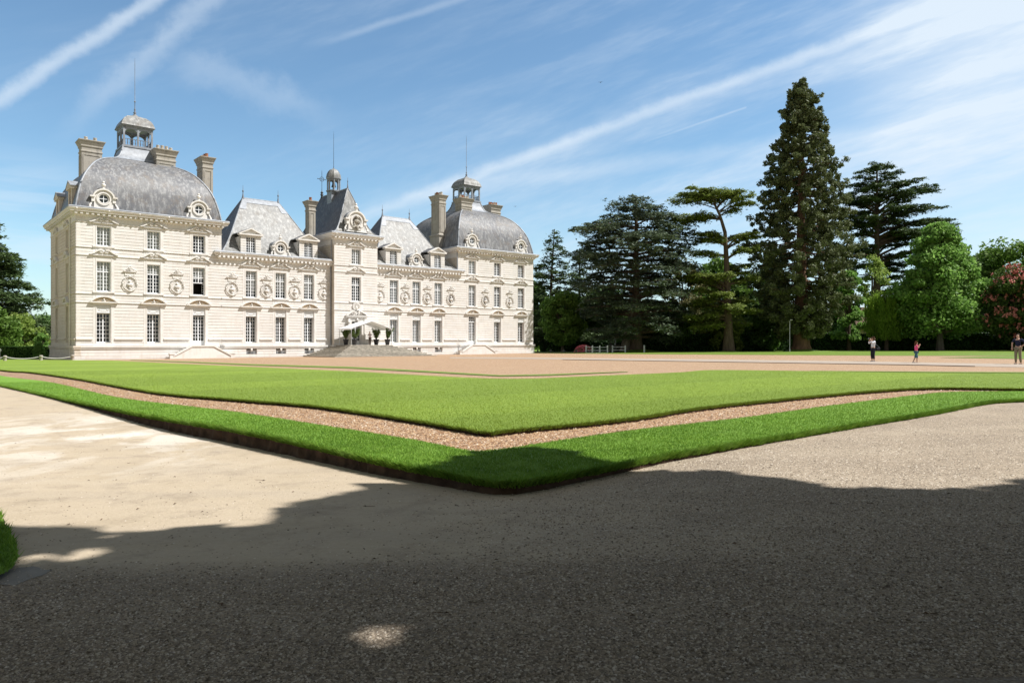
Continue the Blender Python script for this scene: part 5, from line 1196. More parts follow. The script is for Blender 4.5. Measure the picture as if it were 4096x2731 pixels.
def broadleaf(name, x, y, H, RX, label, mat, bark='bark', seed=1, base=.22, nclump=46, nleaf=12000, size=.28, shape='round', lean=0, RY=None, trunk_r=None, blossom=None, group=None, cat='tree', fill=.35, hang=0):
    rs = np.random.RandomState(seed); rr = random.Random(seed); RY = RY or RX; root = tree_root(name, x, y, label, cat, group)
    zc0 = H*base; hc = H-zc0; cl = []
    for k in range(nclump):
        t = (k+.5)/nclump; ph = rr.uniform(0, 6.283); zz = t
        if shape == 'round': prof = math.sqrt(max(0, 1-(2*zz-1)**2))**.8*(.95)
        elif shape == 'ovate': prof = float(np.interp(zz, [0, .1, .28, .5, .72, .9, 1], [.72, .92, 1, .88, .58, .28, .08]))
        elif shape == 'cone': prof = max(.05, (1-zz)**.75*(min(1, zz*5+.45)))
        else: prof = min(1, math.sqrt(max(0, 1-zz**2.2))*(min(1, zz*4+.5)))
        q = math.sqrt(rr.uniform(.3, 1)); r = prof*q*rr.uniform(.74, 1.12)
        cl.append((RX*r*math.cos(ph)*.84+lean*zz, RY*r*math.sin(ph)*.84, zc0+hc*(.06+.88*zz), max(.3, rr.uniform(.35, 1.15)*RX*.33*(1-.4*zz*(shape in ('cone', 'ovate'))))))
    pts = []
    per = nleaf//len(cl)
    for cx, cy, cz, r in cl:
        d = rs.randn(per, 3); d /= np.linalg.norm(d, axis=1)[:, None]; rad = r*(rs.rand(per)**fill)[:, None]
        q = d*rad*np.array([1.1, 1.1, .72]); q[:, 2] -= hang*rs.rand(per)*r; pts.append(q+np.array([cx, cy, cz]))
    # fine ragged twigs beyond the clumps
    pts = np.concatenate(pts); tr = trunk_r or H*.022; top = Vector((lean*.5, 0, zc0+hc*.55))
    tpts = [Vector((rr.uniform(-.05, .05)*H*.2*k/5+lean*.5*k/5, rr.uniform(-.03, .03)*H*.2*k/5, (zc0+hc*.7)*k/5)) for k in range(6)]
    limbs = []
    for cx, cy, cz, r in cl[::2]:
        k = min(4, max(1, int(5*min(.9, (cz*.62)/(zc0+hc*.7))))); s = tpts[k]
        e = Vector((cx, cy, cz)); mid = s.lerp(e, .5)+Vector((0, 0, -.04*H)); limbs.append((bez(s, mid, e), [tr*.42, tr*.34, tr*.26, tr*.18, tr*.12, tr*.05]))
    trunk_limbs(root, (tpts, [tr*1.5]+[tr*(1-.15*k) for k in range(1, 6)]), limbs, M[bark])
    np_mesh('crown', leaf_quads(pts, size, rs, 'rand', .62), 4, mat, root)
    if blossom:
        b = []
        for cx, cy, cz, r in cl:
            m = 16; d = rs.randn(m, 3); d[:, 2] = np.abs(d[:, 2])*.8; d[:, 1] -= .3; d /= np.linalg.norm(d, axis=1)[:, None]; c0 = d*r*1.02*np.array([1.1, 1.1, .75])+np.array([cx, cy, cz])
            for h in range(9): b.append(c0+rs.randn(m, 3)*np.array([.09, .09, .05])+np.array([0, 0, h*.05]))
        np_mesh('blossom', leaf_quads(np.concatenate(b), .13, rs, 'rand', .8), 4, blossom, root)
    return root
def pad_points(path, width, rs, n, thick=.16, start=.25):
    """foliage spread to both sides of a limb, in flattish sprays"""
    P_ = np.array([tuple(p) for p in path]); m = len(P_)-1; t = start+(1-start)*rs.rand(n)**.8; f = t*m; i = np.minimum(f.astype(int), m-1); fr = (f-i)[:, None]
    base = P_[i]*(1-fr)+P_[i+1]*fr; d = P_[i+1]-P_[i]; side = np.stack([-d[:, 1], d[:, 0], np.zeros(n)], 1); side /= np.linalg.norm(side, axis=1)[:, None]+1e-6
    fwd = d/(np.linalg.norm(d, axis=1)[:, None]+1e-6)
    w = width*np.sin(np.pi*np.clip((t-start)/(1-start)*.86+.10, 0, 1))**.7; k = np.round((rs.rand(n)*2-1)*3.4)/3.4+rs.randn(n)*.07   # finger-like sprays
    q = base+side*(w*k)[:, None]+fwd*(np.abs(k)*w*.35)[:, None]; q[:, 2] += rs.randn(n)*thick-np.abs(k)*w*.10+.12
    q += rs.randn(n, 3)*np.array([.12, .12, .03])
    m = max(3, n//46); ce = q[rs.randint(0, n, m)]+rs.randn(m, 3)*np.array([.1, .1, .14]); k = rs.randint(0, m, n); ts = (.20+.30*rs.rand(m))[k][:, None]    # gather into tufts
    q2 = ce[k]+rs.randn(n, 3)*ts*np.array([1.0, 1.0, .26]); q2[:, 2] -= .35*((q2-ce[k])**2)[:, :2].sum(1); sel = (rs.rand(n) < .72)[:, None]
    return np.where(sel, q2, q)
def cedar(name, x, y, H, limbs, label, mat, seed=1, trunk=None, tr=.5, nleaf=16000, size=.26, width=.32, bark='bark', thick=.16, droop=.0, second=None, mode='flat', group=None):
    """limbs: (z0, azimuth deg, horizontal length, rise)"""
    rs = np.random.RandomState(seed); rr = random.Random(seed); root = tree_root(name, x, y, label, 'tree', group)
    tp = trunk or [(0, 0, 0), (0, 0, H*.5), (0, 0, H*.97)]
    tv = [Vector(p) for p in tp]
    def at(z):
        for a, b in zip(tv, tv[1:]):
            if a.z <= z <= b.z: return a.lerp(b, (z-a.z)/(b.z-a.z))
        return tv[-1]
    def rad(z): return tr*max(.10, 1-.88*z/H)
    tpts = [at(tv[-1].z*k/9) for k in range(10)]
    lm = []; pts = []; tot = sum(l[2]**1.35 for l in limbs)
    for z0, az, ln, rise in limbs:
        a = R(az); s = at(z0); d = Vector((math.cos(a), math.sin(a), 0)); e = s+d*ln+Vector((0, 0, rise-droop*ln*.25))
        mid = s+d*ln*.45+Vector((0, 0, rise*.75+.05*ln))
        path = bez(s, mid, e, 8); r0 = min(rad(z0)*.55, .035*ln+.05); lm.append((path, [r0*(1-.86*k/7) for k in range(8)]))
        n = int(nleaf*(ln**1.35)/tot); pts.append(pad_points(path, ln*width, rs, n, thick))
        # sub limbs
        for q in range(2 if ln > 3 else 0):
            t = rr.uniform(.35, .8); b0 = path[int(t*7)]; aa = a+rr.choice((-1, 1))*R(rr.uniform(28, 55)); l2 = ln*rr.uniform(.3, .45); e2 = b0+Vector((math.cos(aa)*l2, math.sin(aa)*l2, rise*.15+rr.uniform(-.1, .5)-droop*l2*.3)); p2 = bez(b0, (b0+e2)/2+Vector((0, 0, .1*l2)), e2, 5)
            lm.append((p2, [.05*l2*.5, .04*l2*.5, .03*l2*.5, .02*l2*.5, .01])); pts.append(pad_points(p2, l2*.45, rs, n//4, thick, .15))
    trunk_limbs(root, (tpts, [rad(0)*1.35]+[rad(p.z) for p in tpts[1:]]), lm, M[bark])
    np_mesh('crown', leaf_quads(np.concatenate(pts), size, rs, mode, .38), 4, mat, root)
    return root
LM = {
 'blue': leafmat('needles_blue_green', (.058, .088, .050), (.16, .205, .125), .2),
 'dark': leafmat('needles_dark', (.045, .080, .026), (.125, .18, .065), .15),
 'yel': leafmat('needles_yellow_green', (.11, .155, .03), (.27, .33, .08), .3),
 'seq': leafmat('foliage_sequoia', (.075, .10, .038), (.20, .23, .10), .25),
 'bright': leafmat('leaves_bright_green', (.12, .26, .045), (.32, .50, .13), .5),
 'mid': leafmat('leaves_mid_green', (.085, .165, .026), (.20, .32, .065), .4),
 'pale': leafmat('leaves_pale_green', (.20, .30, .05), (.40, .50, .14), .5),
 'olive': leafmat('leaves_olive_young', (.15, .15, .055), (.30, .28, .13), .35),
 'deep': leafmat('leaves_deep_green', (.045, .095, .022), (.13, .22, .055), .35),
 'red': leafmat('leaves_under_blossom', (.06, .11, .025), (.14, .21, .055), .35),
 'hedge': leafmat('hedge_leaves', (.02, .055, .014), (.055, .12, .028), .2),
 'willow': leafmat('willow_leaves', (.17, .30, .03), (.34, .50, .07), .55),
}
t = NT('pink_blossom', .7, .2); g = t.geo(); t.color(t.ramp(g.outputs['Random Per Island'], (0, (.42, .12, .12)), (1, (.72, .30, .27)))); M['blossom'] = t.m
t = NT('azalea_bloom', .7, .2); g = t.geo(); t.color(t.ramp(g.outputs['Random Per Island'], (0, (.65, .10, .14)), (1, (.80, .30, .34)))); M['azalea'] = t.m
def X(px, Y): return (px-2048)/FPX*Y
def Ztop(py, Y, x): return EYE+(1365-py)/FPX*Y-P(x, Y)
def ring_limbs(rr, n, z0, z1, Lf, rise=(0, .5), jit=.25, az0=None):
    out = []; a = rr.uniform(0, 360)
    for k in range(n):
        t = (k+.5)/n; z = z0+(z1-z0)*t; a += 137.5+rr.uniform(-22, 22); L_ = Lf(t)*rr.uniform(1-jit, 1+jit*.5); out.append((z, a % 360, L_, rr.uniform(*rise)*L_*.25))
    return out
# --- the giant sequoia
def sequoia():
    Y = 114; px = 3205; x = X(px, Y); H = Ztop(312, Y, x); rs = np.random.RandomState(7); rr = random.Random(7)
    root = tree_root('sequoia', x, Y, 'towering dark green conical sequoia, tallest tree of all', 'tree')
    lm = []; pts = []; n = 385; a = 0
    def halfw(t):   # traced silhouette half width, t from base 0 to tip 1
        xs = [0, .06, .12, .2, .28, .36, .43, .55, .66, .78, .88, .94, .985, 1]; ws = [4.4, 5.2, 6.8, 7.8, 8.8, 9.6, 8.6, 7.4, 6.4, 5.1, 3.6, 2.5, 1.3, .2]
        return float(np.interp(t, xs, ws))
    def cxo(t): return float(np.interp(t, [0, .3, .5, .8, 1], [-.6, .3, .4, .5, 0]))
    for k in range(n):
        t = ((k+.5)/n)**.92; z = H*(.075+.915*t); a += 137.5; az = R(a+rr.uniform(-15, 15)); L_ = halfw(t)*rr.uniform(.62, 1.08)
        s = Vector((0, 0, max(1.5, z-L_*.05))); e = Vector((math.cos(az)*L_+cxo(t)*.6, math.sin(az)*L_, z-L_*.18)); mid = Vector((math.cos(az)*L_*.55, math.sin(az)*L_*.55, z-L_*.24))
        path = bez(s, mid, e, 6); 
        if k % 2 == 0: lm.append((path, [.16*(1-t)+.05, .12*(1-t)+.05, .1*(1-t)+.03, .06, .04, .02]))
        # drooping tufts clustered along the outer part of the limb
        for q in range(5 if L_ > 2 else 3):
            f = .42+.58*(q+rr.random())/5; c0 = path[min(5, int(f*5))].lerp(path[min(5, int(f*5)+1)], f*5 % 1); r = rr.uniform(.55, 1.0)*(.55+.45*(1-t))*1.0
            m = int(98*(.5+.5*(1-t))); d = rs.randn(m, 3); d /= np.linalg.norm(d, axis=1)[:, None]; d *= (rs.rand(m)**.45)[:, None]*r; d[:, 2] *= .85
            off = np.array([rr.uniform(-.45, .45), rr.uniform(-.45, .45), rr.uniform(-.5, .35)]); pts.append(d+np.array(tuple(c0))+off)
    trunk_limbs(root, ([(0, 0, 0), (0, 0, 1), (0, 0, 3), (0, 0, H*.3), (0, 0, H*.6), (0, 0, H*.97)], [1.75, 1.35, 1.1, .8, .5, .06]), lm, M['bark_red'])
    np_mesh('crown', leaf_quads(np.concatenate(pts), .225, rs, 'rand', .45), 4, LM['seq'], root)
sequoia()
rr = random.Random(42)
# --- big blue-green cedar (two stems)
def blue_cedar():
    Y = 112; px = 2545; x = X(px, Y); H = Ztop(770, Y, x); rr = random.Random(3)
    lf = lambda t: float(np.interp(t, [0, .2, .45, .62, .74, .86, .95, 1], [7.4, 8.6, 9.2, 10.0, 9.6, 6.6, 3.6, 1.3]))
    L_ = ring_limbs(rr, 96, H*.08, H*.98, lf, (.0, .5), .28)
    L_ += [(H*.72, 178, 9.4, 2.2), (H*.66, 195, 8.8, .8), (H*.74, 5, 8.6, 1.0), (H*.6, 170, 9.5, .6), (H*.88, 175, 4.5, 1.0)]
    r = cedar('blue_cedar', x, Y, H, L_, 'broad blue green cedar with drooping tiers and twin stems, nearest the white fence', LM['blue'], 5, None, .85, 52000, .25, .36, 'bark', .2, .35)
    MB().tube([(-1.7, .4, -.3), (-1.55, .3, 1.2), (-1.2, .2, 3.5), (-.6, 0, 7)], [1.05, .75, .6, .4], 10).build('trunk', M['bark_grey'], r, 60)
blue_cedar()
# --- flat topped cedar with a long bare trunk
def flat_cedar():
    Y = 110; px = 2915; x = X(px, Y); H = Ztop(745, Y, x); k = Y/FPX
    tr = [(0, 0, 0), (-.15, 0, H*.25), (-.25, 0, H*.45), (-.55, 0, H*.72), (-1.6, 0, H*.86), (-2.6, 0, H*.93)]
    L_ = [(H*.86, 182, 7.6, 1.5), (H*.88, 165, 5.6, 2.2), (H*.90, 200, 4.6, 2.2), (H*.84, 5, 5.6, 1.8), (H*.85, -25, 5.0, 2.0), (H*.87, 30, 4.4, 2.6), (H*.90, 90, 3.6, 1.4), (H*.9, 270, 3.4, 1.3), (H*.82, 188, 7.8, -.6), (H*.80, 170, 5.5, .2), (H*.92, 150, 3.6, 1), (H*.92, 20, 3.5, 1.2), (H*.93, 350, 5, .9),
          (H*.66, 0, 5.2, 1.6), (H*.62, 12, 5.8, 2.2), (H*.68, 183, 4.8, .9), (H*.64, 200, 3.8, .9), (H*.66, 160, 4.4, .4), (H*.56, 350, 4.6, 1.8), (H*.58, 185, 5.2, 0.2),
          (H*.36, 180, 7.6, 2.4), (H*.38, 165, 6.6, 2.3), (H*.40, 195, 6.4, 1.6), (H*.44, 5, 4.0, 1.2), (H*.40, 350, 4.6, 1.0), (H*.47, 20, 4.4, 1.6), (H*.34, 178, 5.4, .8),
          (H*.30, 185, 5.6, .2), (H*.27, 170, 6.6, .4), (H*.22, 190, 6.8, -.3), (H*.2, 160, 5.8, -.4), (H*.30, 5, 4.4, .2), (H*.24, 350, 4.8, .2), (H*.18, 15, 4.0, -.2), (H*.17, 200, 6, -.5), (H*.26, 270, 4.5, 0), (H*.33, 250, 5, .3), (H*.3, 90, 5, 0)]
    r2 = random.Random(77); L_ += [(z*r2.uniform(.975, 1.02), az+r2.choice((-1, 1))*r2.uniform(16, 48), ln*r2.uniform(.5, .88), rs_*r2.uniform(.4, 1.2)+r2.uniform(-.3, .5)) for z, az, ln, rs_ in L_ for _ in (0,)]
    cedar('flat_topped_cedar', x, Y, H, L_, 'flat topped cedar with spreading shelves on a tall bare trunk, left of the sequoia', LM['yel'], 9, tr, .75, 40000, .21, .26, 'bark', .07, .1)
flat_cedar()
# --- layered cedar on the right
def layered_cedar():
    Y = 135; px = 3508; x = X(px, Y); H = Ztop(655, Y, x); rr = random.Random(12)
    L_ = ring_limbs(rr, 22, H*.80, H*.99, lambda t: float(np.interp(t, [0, .5, 1], [6.5, 5.2, 3.2])), (.4, .9), .2)
    L_ += ring_limbs(rr, 22, H*.58, H*.80, lambda t: 7.0, (.5, 2.2), .35)
    L_ += [(H*.78, 5, 10.0, 3.6), (H*.74, -8, 10.4, 4.4), (H*.70, 10, 11.6, 3.6), (H*.66, 0, 12.6, 4.4), (H*.60, 8, 12.2, 3.8), (H*.56, -6, 12.5, 3.4), (H*.50, 5, 12, 3.6), (H*.76, 185, 7.0, 1.4), (H*.70, 175, 8.0, 1.6), (H*.66, 180, 8.2, 1.0), (H*.6, 190, 7.2, 2.2), (H*.53, 178, 7.4, 1.0), (H*.5, 190, 7.0, 1.4), (H*.48, 170, 6.6, 1.6), (H*.45, 185, 5.6, -.4), (H*.44, 10, 6.2, .8),
           (H*.42, 0, 5.4, .2), (H*.38, 182, 4.0, 0), (H*.30, 5, 7.2, 1.2), (H*.34, -10, 7.4, 2.8), (H*.46, 3, 9.8, 3.0), (H*.62, 3, 14.5, 3.6), (H*.56, 3, 15.5, 2.6)]
    r2 = random.Random(78); L_ += [(z*r2.uniform(.955, 1.03), az+r2.choice((-1, 1))*r2.uniform(8, 42), ln*r2.uniform(.45, .9), rs_*r2.uniform(.3, 1.1)+r2.uniform(-.6, .9)) for z, az, ln, rs_ in L_[44:] for _ in (0, 1)]
    L_ = [(min(z, H*.97), az, ln, rise) for z, az, ln, rise in L_]
    cedar('layered_cedar', x, Y, H, L_, 'tall open cedar with flat layered branches, right of the sequoia', LM['dark'], 15, None, .9, 60000, .24, .21, 'bark', .10, .25)
layered_cedar()
# --- conifers by the house
def deodar(px, py, Y, W, label, seed, mat='dark', n=60, name='deodar_cedar', nl=20000, lean=0):
    x = X(px, Y); H = Ztop(py, Y, x); rr = random.Random(seed)
    L_ = ring_limbs(rr, n, H*.05, H*.97, lambda t: W*(1-t)**.72*(1+.25*math.sin(t*23))+.35, (.1, .7), .3)
    return cedar(name, x, Y, H, L_, label, LM[mat], seed, [(0, 0, 0), (0, 0, H*.6), (lean, 0, H*.98)], .45, nl, .25, .34, 'bark', .15, .3)
deodar(2205, 905, 126, 6.0, 'dark conifer with a nodding tip rising just right of the chateau', 21, 'dark', 70, lean=.6)
deodar(2318, 985, 132, 4.4, 'narrow pointed conifer between the nodding conifer and the blue cedar', 22, 'dark', 60, 'spruce_tree', 16000)
deodar(-105, 800, 104, 11.0, 'big dark conifer cut by the left edge of the picture', 23, 'dark', 150, 'conifer', 80000)
deodar(3800, 860, 150, 7.5, 'dark conifer top peeping out behind the bright green maple', 24, 'dark', 60, 'conifer', 14000)
# --- broadleaf trees, right to left
def bl(name, px, py, Y, W, label, mat, seed, **k):
    x = X(px, Y); H = Ztop(py, Y, x); return broadleaf(name, x, Y, H, W*Y/FPX, label, LM[mat], seed=seed, **k)
bl('maple_tree', 3760, 870, 112, 190, 'large bright green rounded tree right of the layered cedar', 'bright', 31, base=.10, nclump=150, nleaf=52000, size=.24, shape='ovate', bark='bark_grey', trunk_r=.42, fill=.45)
bl('red_chestnut', 4075, 1062, 108, 150, 'round tree covered in pinkish red blossom at the right edge', 'red', 32, base=.08, nclump=70, nleaf=30000, size=.23, blossom=M['blossom'], shape='round')
bl('lime_tree', 4040, 965, 150, 190, 'pale green tree rising behind the red flowering tree', 'mid', 33, base=.1, nclump=60, nleaf=18000, size=.34)
bl('lime_tree', 3925, 1000, 158, 90, 'small pale tree filling the gap between maple and red tree', 'pale', 34, base=.1, nclump=40, nleaf=9000, size=.34)
bl('oak_tree', 4230, 975, 165, 160, 'dark green tree cut by the right edge above the red blossom', 'mid', 35, base=.1, nclump=50, nleaf=12000, size=.36)
bl('birch_tree', 3395, 1075, 122, 85, 'slender light green tree directly right of the sequoia trunk', 'bright', 36, base=.08, nclump=50, nleaf=16000, size=.22, shape='egg', fill=.6)
bl('acacia_tree', 3490, 1010, 128, 80, 'thin pale yellow green tree under the layered cedar', 'pale', 37, base=.3, nclump=40, nleaf=4500, size=.20, shape='egg', fill=.9)
bl('hazel_tree', 3365, 1020, 140, 75, 'deep green round tree tucked behind the slender light tree', 'deep', 38, base=.1, nclump=40, nleaf=12000, size=.28)
bl('young_ash', 2730, 1035, 124, 110, 'bare looking tree with sparse olive buds between blue and flat topped cedars', 'olive', 39, base=.2, nclump=50, nleaf=9000, size=.20, fill=.9)
bl('lime_tree', 2870, 1030, 140, 140, 'fresh green tree behind the bare trunk of the flat topped cedar', 'mid', 40, base=.05, nclump=60, nleaf=20000, size=.30)
bl('oak_tree', 3030, 1080, 138, 130, 'dark tree between flat topped cedar and sequoia', 'deep', 41, base=.05, nclump=60, nleaf=20000, size=.30)
bl('oak_tree', 2250, 1165, 117, 95, 'low yellowish green bushy tree close to the right end of the chateau', 'mid', 42, base=.10, nclump=70, nleaf=26000, size=.23)
bl('elm_tree', 2120, 1120, 135, 90, 'dark green tree half hidden behind the chateau corner', 'deep', 43, base=.05, nclump=50, nleaf=14000, size=.3)
bl('holly_tree', 2640, 1210, 122, 150, 'dark undergrowth tree below the blue cedar on its right', 'deep', 44, base=.02, nclump=60, nleaf=20000, size=.28)
bl('beech_tree', 2420, 1150, 134, 120, 'dark tree behind the left side of the blue cedar', 'deep', 45, base=.02, nclump=60, nleaf=20000, size=.3)
bl('maple_tree', 3640, 1170, 120, 105, 'small dark green tree left of the big bright maple, behind the willow', 'mid', 46, base=.08, nclump=50, nleaf=16000, size=.24)
bl('beech_tree', 3560, 1240, 150, 70, 'distant pale shrub-like tree seen between willow and sequoia', 'olive', 47, base=.05, nclump=30, nleaf=6000, size=.26)
bl('yew_tree', 2890, 1220, 121, 110, 'low dark tree in front of the fresh green tree, left of the cedar trunk', 'yel', 48, base=.02, nclump=50, nleaf=18000, size=.24, shape='egg')
bl('yew_tree', 3060, 1190, 122, 100, 'low dark tree left of the sequoia, above the hedge', 'deep', 49, base=.02, nclump=50, nleaf=16000, size=.26)
bl('lime_tree', 4400, 870, 101, 200, 'tree outside the right edge that shades the hedge', 'mid', 57, base=.1, nclump=50, nleaf=16000, size=.34)
bl('lime_tree', 4760, 900, 98, 200, 'second tree outside the right edge', 'mid', 58, base=.1, nclump=50, nleaf=12000, size=.36)
# weeping willow
def willow():
    Y = 116; px = 3545; x = X(px, Y); H = Ztop(1160, Y, x); rs = np.random.RandomState(5); rr = random.Random(5)
    root = tree_root('weeping_willow', x, Y, 'small weeping tree with a hanging curtain of yellow green branches', 'tree'); lm = []; pts = []
    for k in range(60):
        a = rr.uniform(0, 6.28); r = 3.0*math.sqrt(rr.random()); c0 = Vector((math.cos(a)*r, math.sin(a)*r, H-.2-.45*r*r/3)); bot = rr.uniform(1.6, 3.2)
        if k % 3 == 0: lm.append((bez((0, 0, H*.55), (c0.x*.4, c0.y*.4, H), c0, 5), [.12, .09, .06, .04, .02]))
        n = 420; z = bot+(c0.z-bot)*rs.rand(n); w = .16+.08*(c0.z-z)/3; pts.append(np.stack([c0.x+rs.randn(n)*w, c0.y+rs.randn(n)*w, z], 1))
    trunk_limbs(root, ([(0, 0, 0), (.1, 0, H*.3), (0, 0, H*.6)], [.34, .24, .16]), lm, M['bark'])
    np_mesh('crown', leaf_quads(np.concatenate(pts), .20, rs, 'hang', .25), 4, LM['willow'], root)
willow()
# left side trees
bl('birch_tree', -30, 1225, 96, 110, 'pale birch thicket at the lower left edge in front of the conifer', 'mid', 51, base=.05, nclump=50, nleaf=16000, size=.20, fill=.7, hang=.6)
bl('birch_tree', 95, 1250, 100, 85, 'second pale birch, between the left edge thicket and the conical shrub', 'pale', 52, base=.05, nclump=40, nleaf=11000, size=.18, fill=.8, hang=.7)
bl('oak_tree', 185, 1268, 230, 120, 'distant dark tree left of the chateau', 'deep', 53, base=.02, nclump=40, nleaf=9000, size=.5)
bl('oak_tree', 60, 1285, 240, 160, 'distant dark tree behind the birches', 'deep', 54, base=.02, nclump=40, nleaf=9000, size=.5)
bl('laurel_shrub', 168, 1330, 88, 30, 'bushy light green shrub beside the left corner of the chateau', 'bright', 55, base=.02, nclump=30, nleaf=7000, size=.14, cat='shrub')
bl('box_shrub', 155, 1370, 80, 22, 'small conical green shrub in front of the bushy one', 'bright', 56, base=.0, nclump=26, nleaf=6000, size=.10, shape='cone', cat='shrub')
# shade trees: they stand to the right of and behind the photographer; the first three throw the foreground shade
SHX, SHY = SUN_H[0]/math.tan(R(SUN_EL)), SUN_H[1]/math.tan(R(SUN_EL))
_b = sorted(unpG(a*1.7415, b*1.7415) for a, b in [(-300, 1215), (0, 1215), (110, 1213), (260, 1217), (350, 1210), (420, 1224), (560, 1216), (640, 1206), (675, 1190), (730, 1150), (850, 1122), (950, 1112), (1020, 1090), (1100, 1062), (1180, 1048), (1250, 1058), (1330, 1092), (1450, 1086), (1560, 1078), (1700, 1095), (1830, 1115), (1950, 1130), (2100, 1122), (2230, 1132), (2270, 1108), (2352, 1104), (2600, 1110)])
BX = [p[0] for p in _b]; BY = [p[1] for p in _b]
_h = [(165, 1268, 105, 24), (820, 1455, 80, 36), (30, 1290, 50, 14)]
HOLES = [(*unpG(a*1.7415, b*1.7415), c*2.6/FPX*unpG(a*1.7415, b*1.7415)[1]+.12, 1.6*d/(b-784)*unpG(a*1.7415, b*1.7415)[1]+.12) for a, b, c, d in _h]
_r = random.Random(9); FILL = []
for _ in range(230):
    gx = _r.uniform(-6.5, 8.0); gy = _r.uniform(1.6, float(np.interp(gx, BX, BY))-.45); FILL.append((gx, gy, _r.uniform(7, 12.5)))
for k in range(60):      # the rim
    gx = -6+14*k/59; FILL.append((gx, float(np.interp(gx, BX, BY))-.75, _r.uniform(7.5, 10)))
def shade_tree(x, y, zc, rx, ry, rz, seed, label, n=26000, lim=(1e3, 1e3)):
    rs = np.random.RandomState(seed); rr = random.Random(seed); root = tree_root('lime_tree', x, y, label, 'tree', None, G(x, y)-.05); pts = []; lm = []
    for k in range(66):
        d = Vector((rr.gauss(0, 1), rr.gauss(0, 1), rr.gauss(0, 1))).normalized()*rr.uniform(.35, .93); c0 = np.array([d.x*rx, d.y*ry, zc+d.z*rz]); r = rr.uniform(.9, 1.6)
        m = n//62; q = rs.randn(m, 3); q /= np.linalg.norm(q, axis=1)[:, None]; pts.append(c0+q*(rs.rand(m)**.4)[:, None]*r*np.array([1.15, 1.0, .8]))
        if k % 2 == 0: lm.append((bez((0, 0, zc-rz*.6), tuple(c0*.5+np.array([0, 0, zc*.4])), tuple(c0), 5), [.14, .11, .08, .05, .02]))
    pts = np.concatenate(pts)
    # fill the crown over the path, then trim it to the outline that its shade has on the ground
    add = []
    for gx, gy, zz in FILL:
        cx, cy = gx+SHX*zz-x, gy+SHY*zz-y
        if lim[0] < gx+SHX*zz <= lim[1]: q = rs.randn(330, 3); q /= np.linalg.norm(q, axis=1)[:, None]; add.append(np.array([cx, cy, zz])+q*(rs.rand(330)**.4)[:, None]*np.array([1.0, .8, .7]))
    if add: pts = np.concatenate([pts]+add)
    g0 = root.location.z; xs_ = pts[:, 0]+x-SHX*(pts[:, 2]+g0-.05); ys_ = pts[:, 1]+y-SHY*(pts[:, 2]+g0-.05)
    bd = np.interp(xs_, BX, BY)+.10*np.sin(xs_*5.1)*np.sin(xs_*2.3+1)+.08*np.sin(xs_*17)*np.sin(xs_*6)+rs.randn(len(pts))*.13
    keep = ys_ < bd-.22
    for (ex, ey, ea, eb) in HOLES: keep &= (((xs_-ex)/ea)**2+((ys_-ey)/eb)**2 > 1+.15*rs.randn(len(pts))) | (rs.rand(len(pts)) < .010) 
    pts = pts[keep]
    trunk_limbs(root, ([(0, 0, 0), (.1, 0, zc*.5), (0, 0, zc)], [.42, .32, .18]), lm, M['bark_grey'])
    np_mesh('crown', leaf_quads(pts, .26, rs, 'rand', .7), 4, LM['mid'], root)
# three shade trees, then three unseen trees added to block sky light
shade_tree(8.2, 1.1, 10.2, 5.3, 7.0, 4.2, 61, 'broad shade tree beside the path outside the right of the picture', 48000, (4.2, 11.8))
shade_tree(3.2, -1.4, 11.0, 4.9, 6.4, 4.2, 62, 'shade tree standing just behind the photographer', 38000, (-9, 4.2))
shade_tree(15.5, .6, 11.0, 5.0, 6.2, 4.5, 63, 'shade tree farthest right of the row beside the path', 32000, (11.8, 30))
shade_tree(-9.2, -1.6, 10.0, 5.6, 6.0, 4.2, 66, 'unseen tree added left of the camera to block sky light', 30000)
shade_tree(-5.5, -8.0, 10.0, 6.5, 6.0, 4.5, 64, 'unseen tree added behind the camera on the left to block sky light', 24000)
shade_tree(6.5, -10.5, 10.0, 7.0, 6.0, 4.5, 65, 'unseen tree added well behind the camera on the right to block sky light', 24000)
# ================================================================== HEDGES
def hedge(name, pts, h, w, label, mat='hedge', dens=190, size=.10, h2=None, seed=1):
    """clipped hedge along a polyline: solid dark core with a fur of small leaves"""
    rs = np.random.RandomState(seed); root = tree_root(name, pts[0][0], pts[0][1], label, 'hedge'); ox, oy, oz = root.location; core = MB(); L_ = []
    for (a, b) in zip(pts, pts[1:]):
        a, b = Vector(a), Vector(b); d = (b-a); ln = d.length; d.normalize(); n = Vector((-d.y, d.x))*w/2
        za, zb = P(*a)-oz, P(*b)-oz; e = .06
        q = [[(p.x+s*n.x*.92-ox, p.y+s*n.y*.92-oy, z+t) for s, t in ((-1, -.1), (1, -.1), (1, h-e), (-1, h-e))] for p, z in ((a-d*.02, za), (b+d*.02, zb))]
        core.rings(q)
        m = int(ln*(2*h+w)*dens/ (1 if a.y < 90 else 2.2)); t = rs.rand(m); f = rs.rand(m)*(2*h+w); 
        off = np.where(f < h, -w/2, np.where(f < 2*h, w/2, (f-2*h)-w/2)); zz = np.where(f < h, f, np.where(f < 2*h, f-h, h))
        c = np.stack([a.x+d.x*ln*t+(-d.y)*off-ox, a.y+d.y*ln*t+d.x*off-oy, zz+np.interp(t, [0, 1], [za, zb])], 1)+rs.randn(m, 3)*.035
        c[:, 2] += .05*np.sin(t*ln*.9+seed)*(zz >= h-.01); L_.append(c)
    core.build('stems', simple('hedge_core', (.012, .022, .008), .95, .1, .3, 4), root)
    np_mesh('foliage', leaf_quads(np.concatenate(L_), size, rs, 'rand', .65), 4, LM[mat], root)
    return root
hedge('hedge', [(X(2555, 118), 118), (X(3200, 124), 124), (X(3500, 122), 122), (X(4300, 108), 108)], 2.75, 1.6, 'long tall dark clipped hedge running behind the big trees', dens=150, size=.16, seed=2)
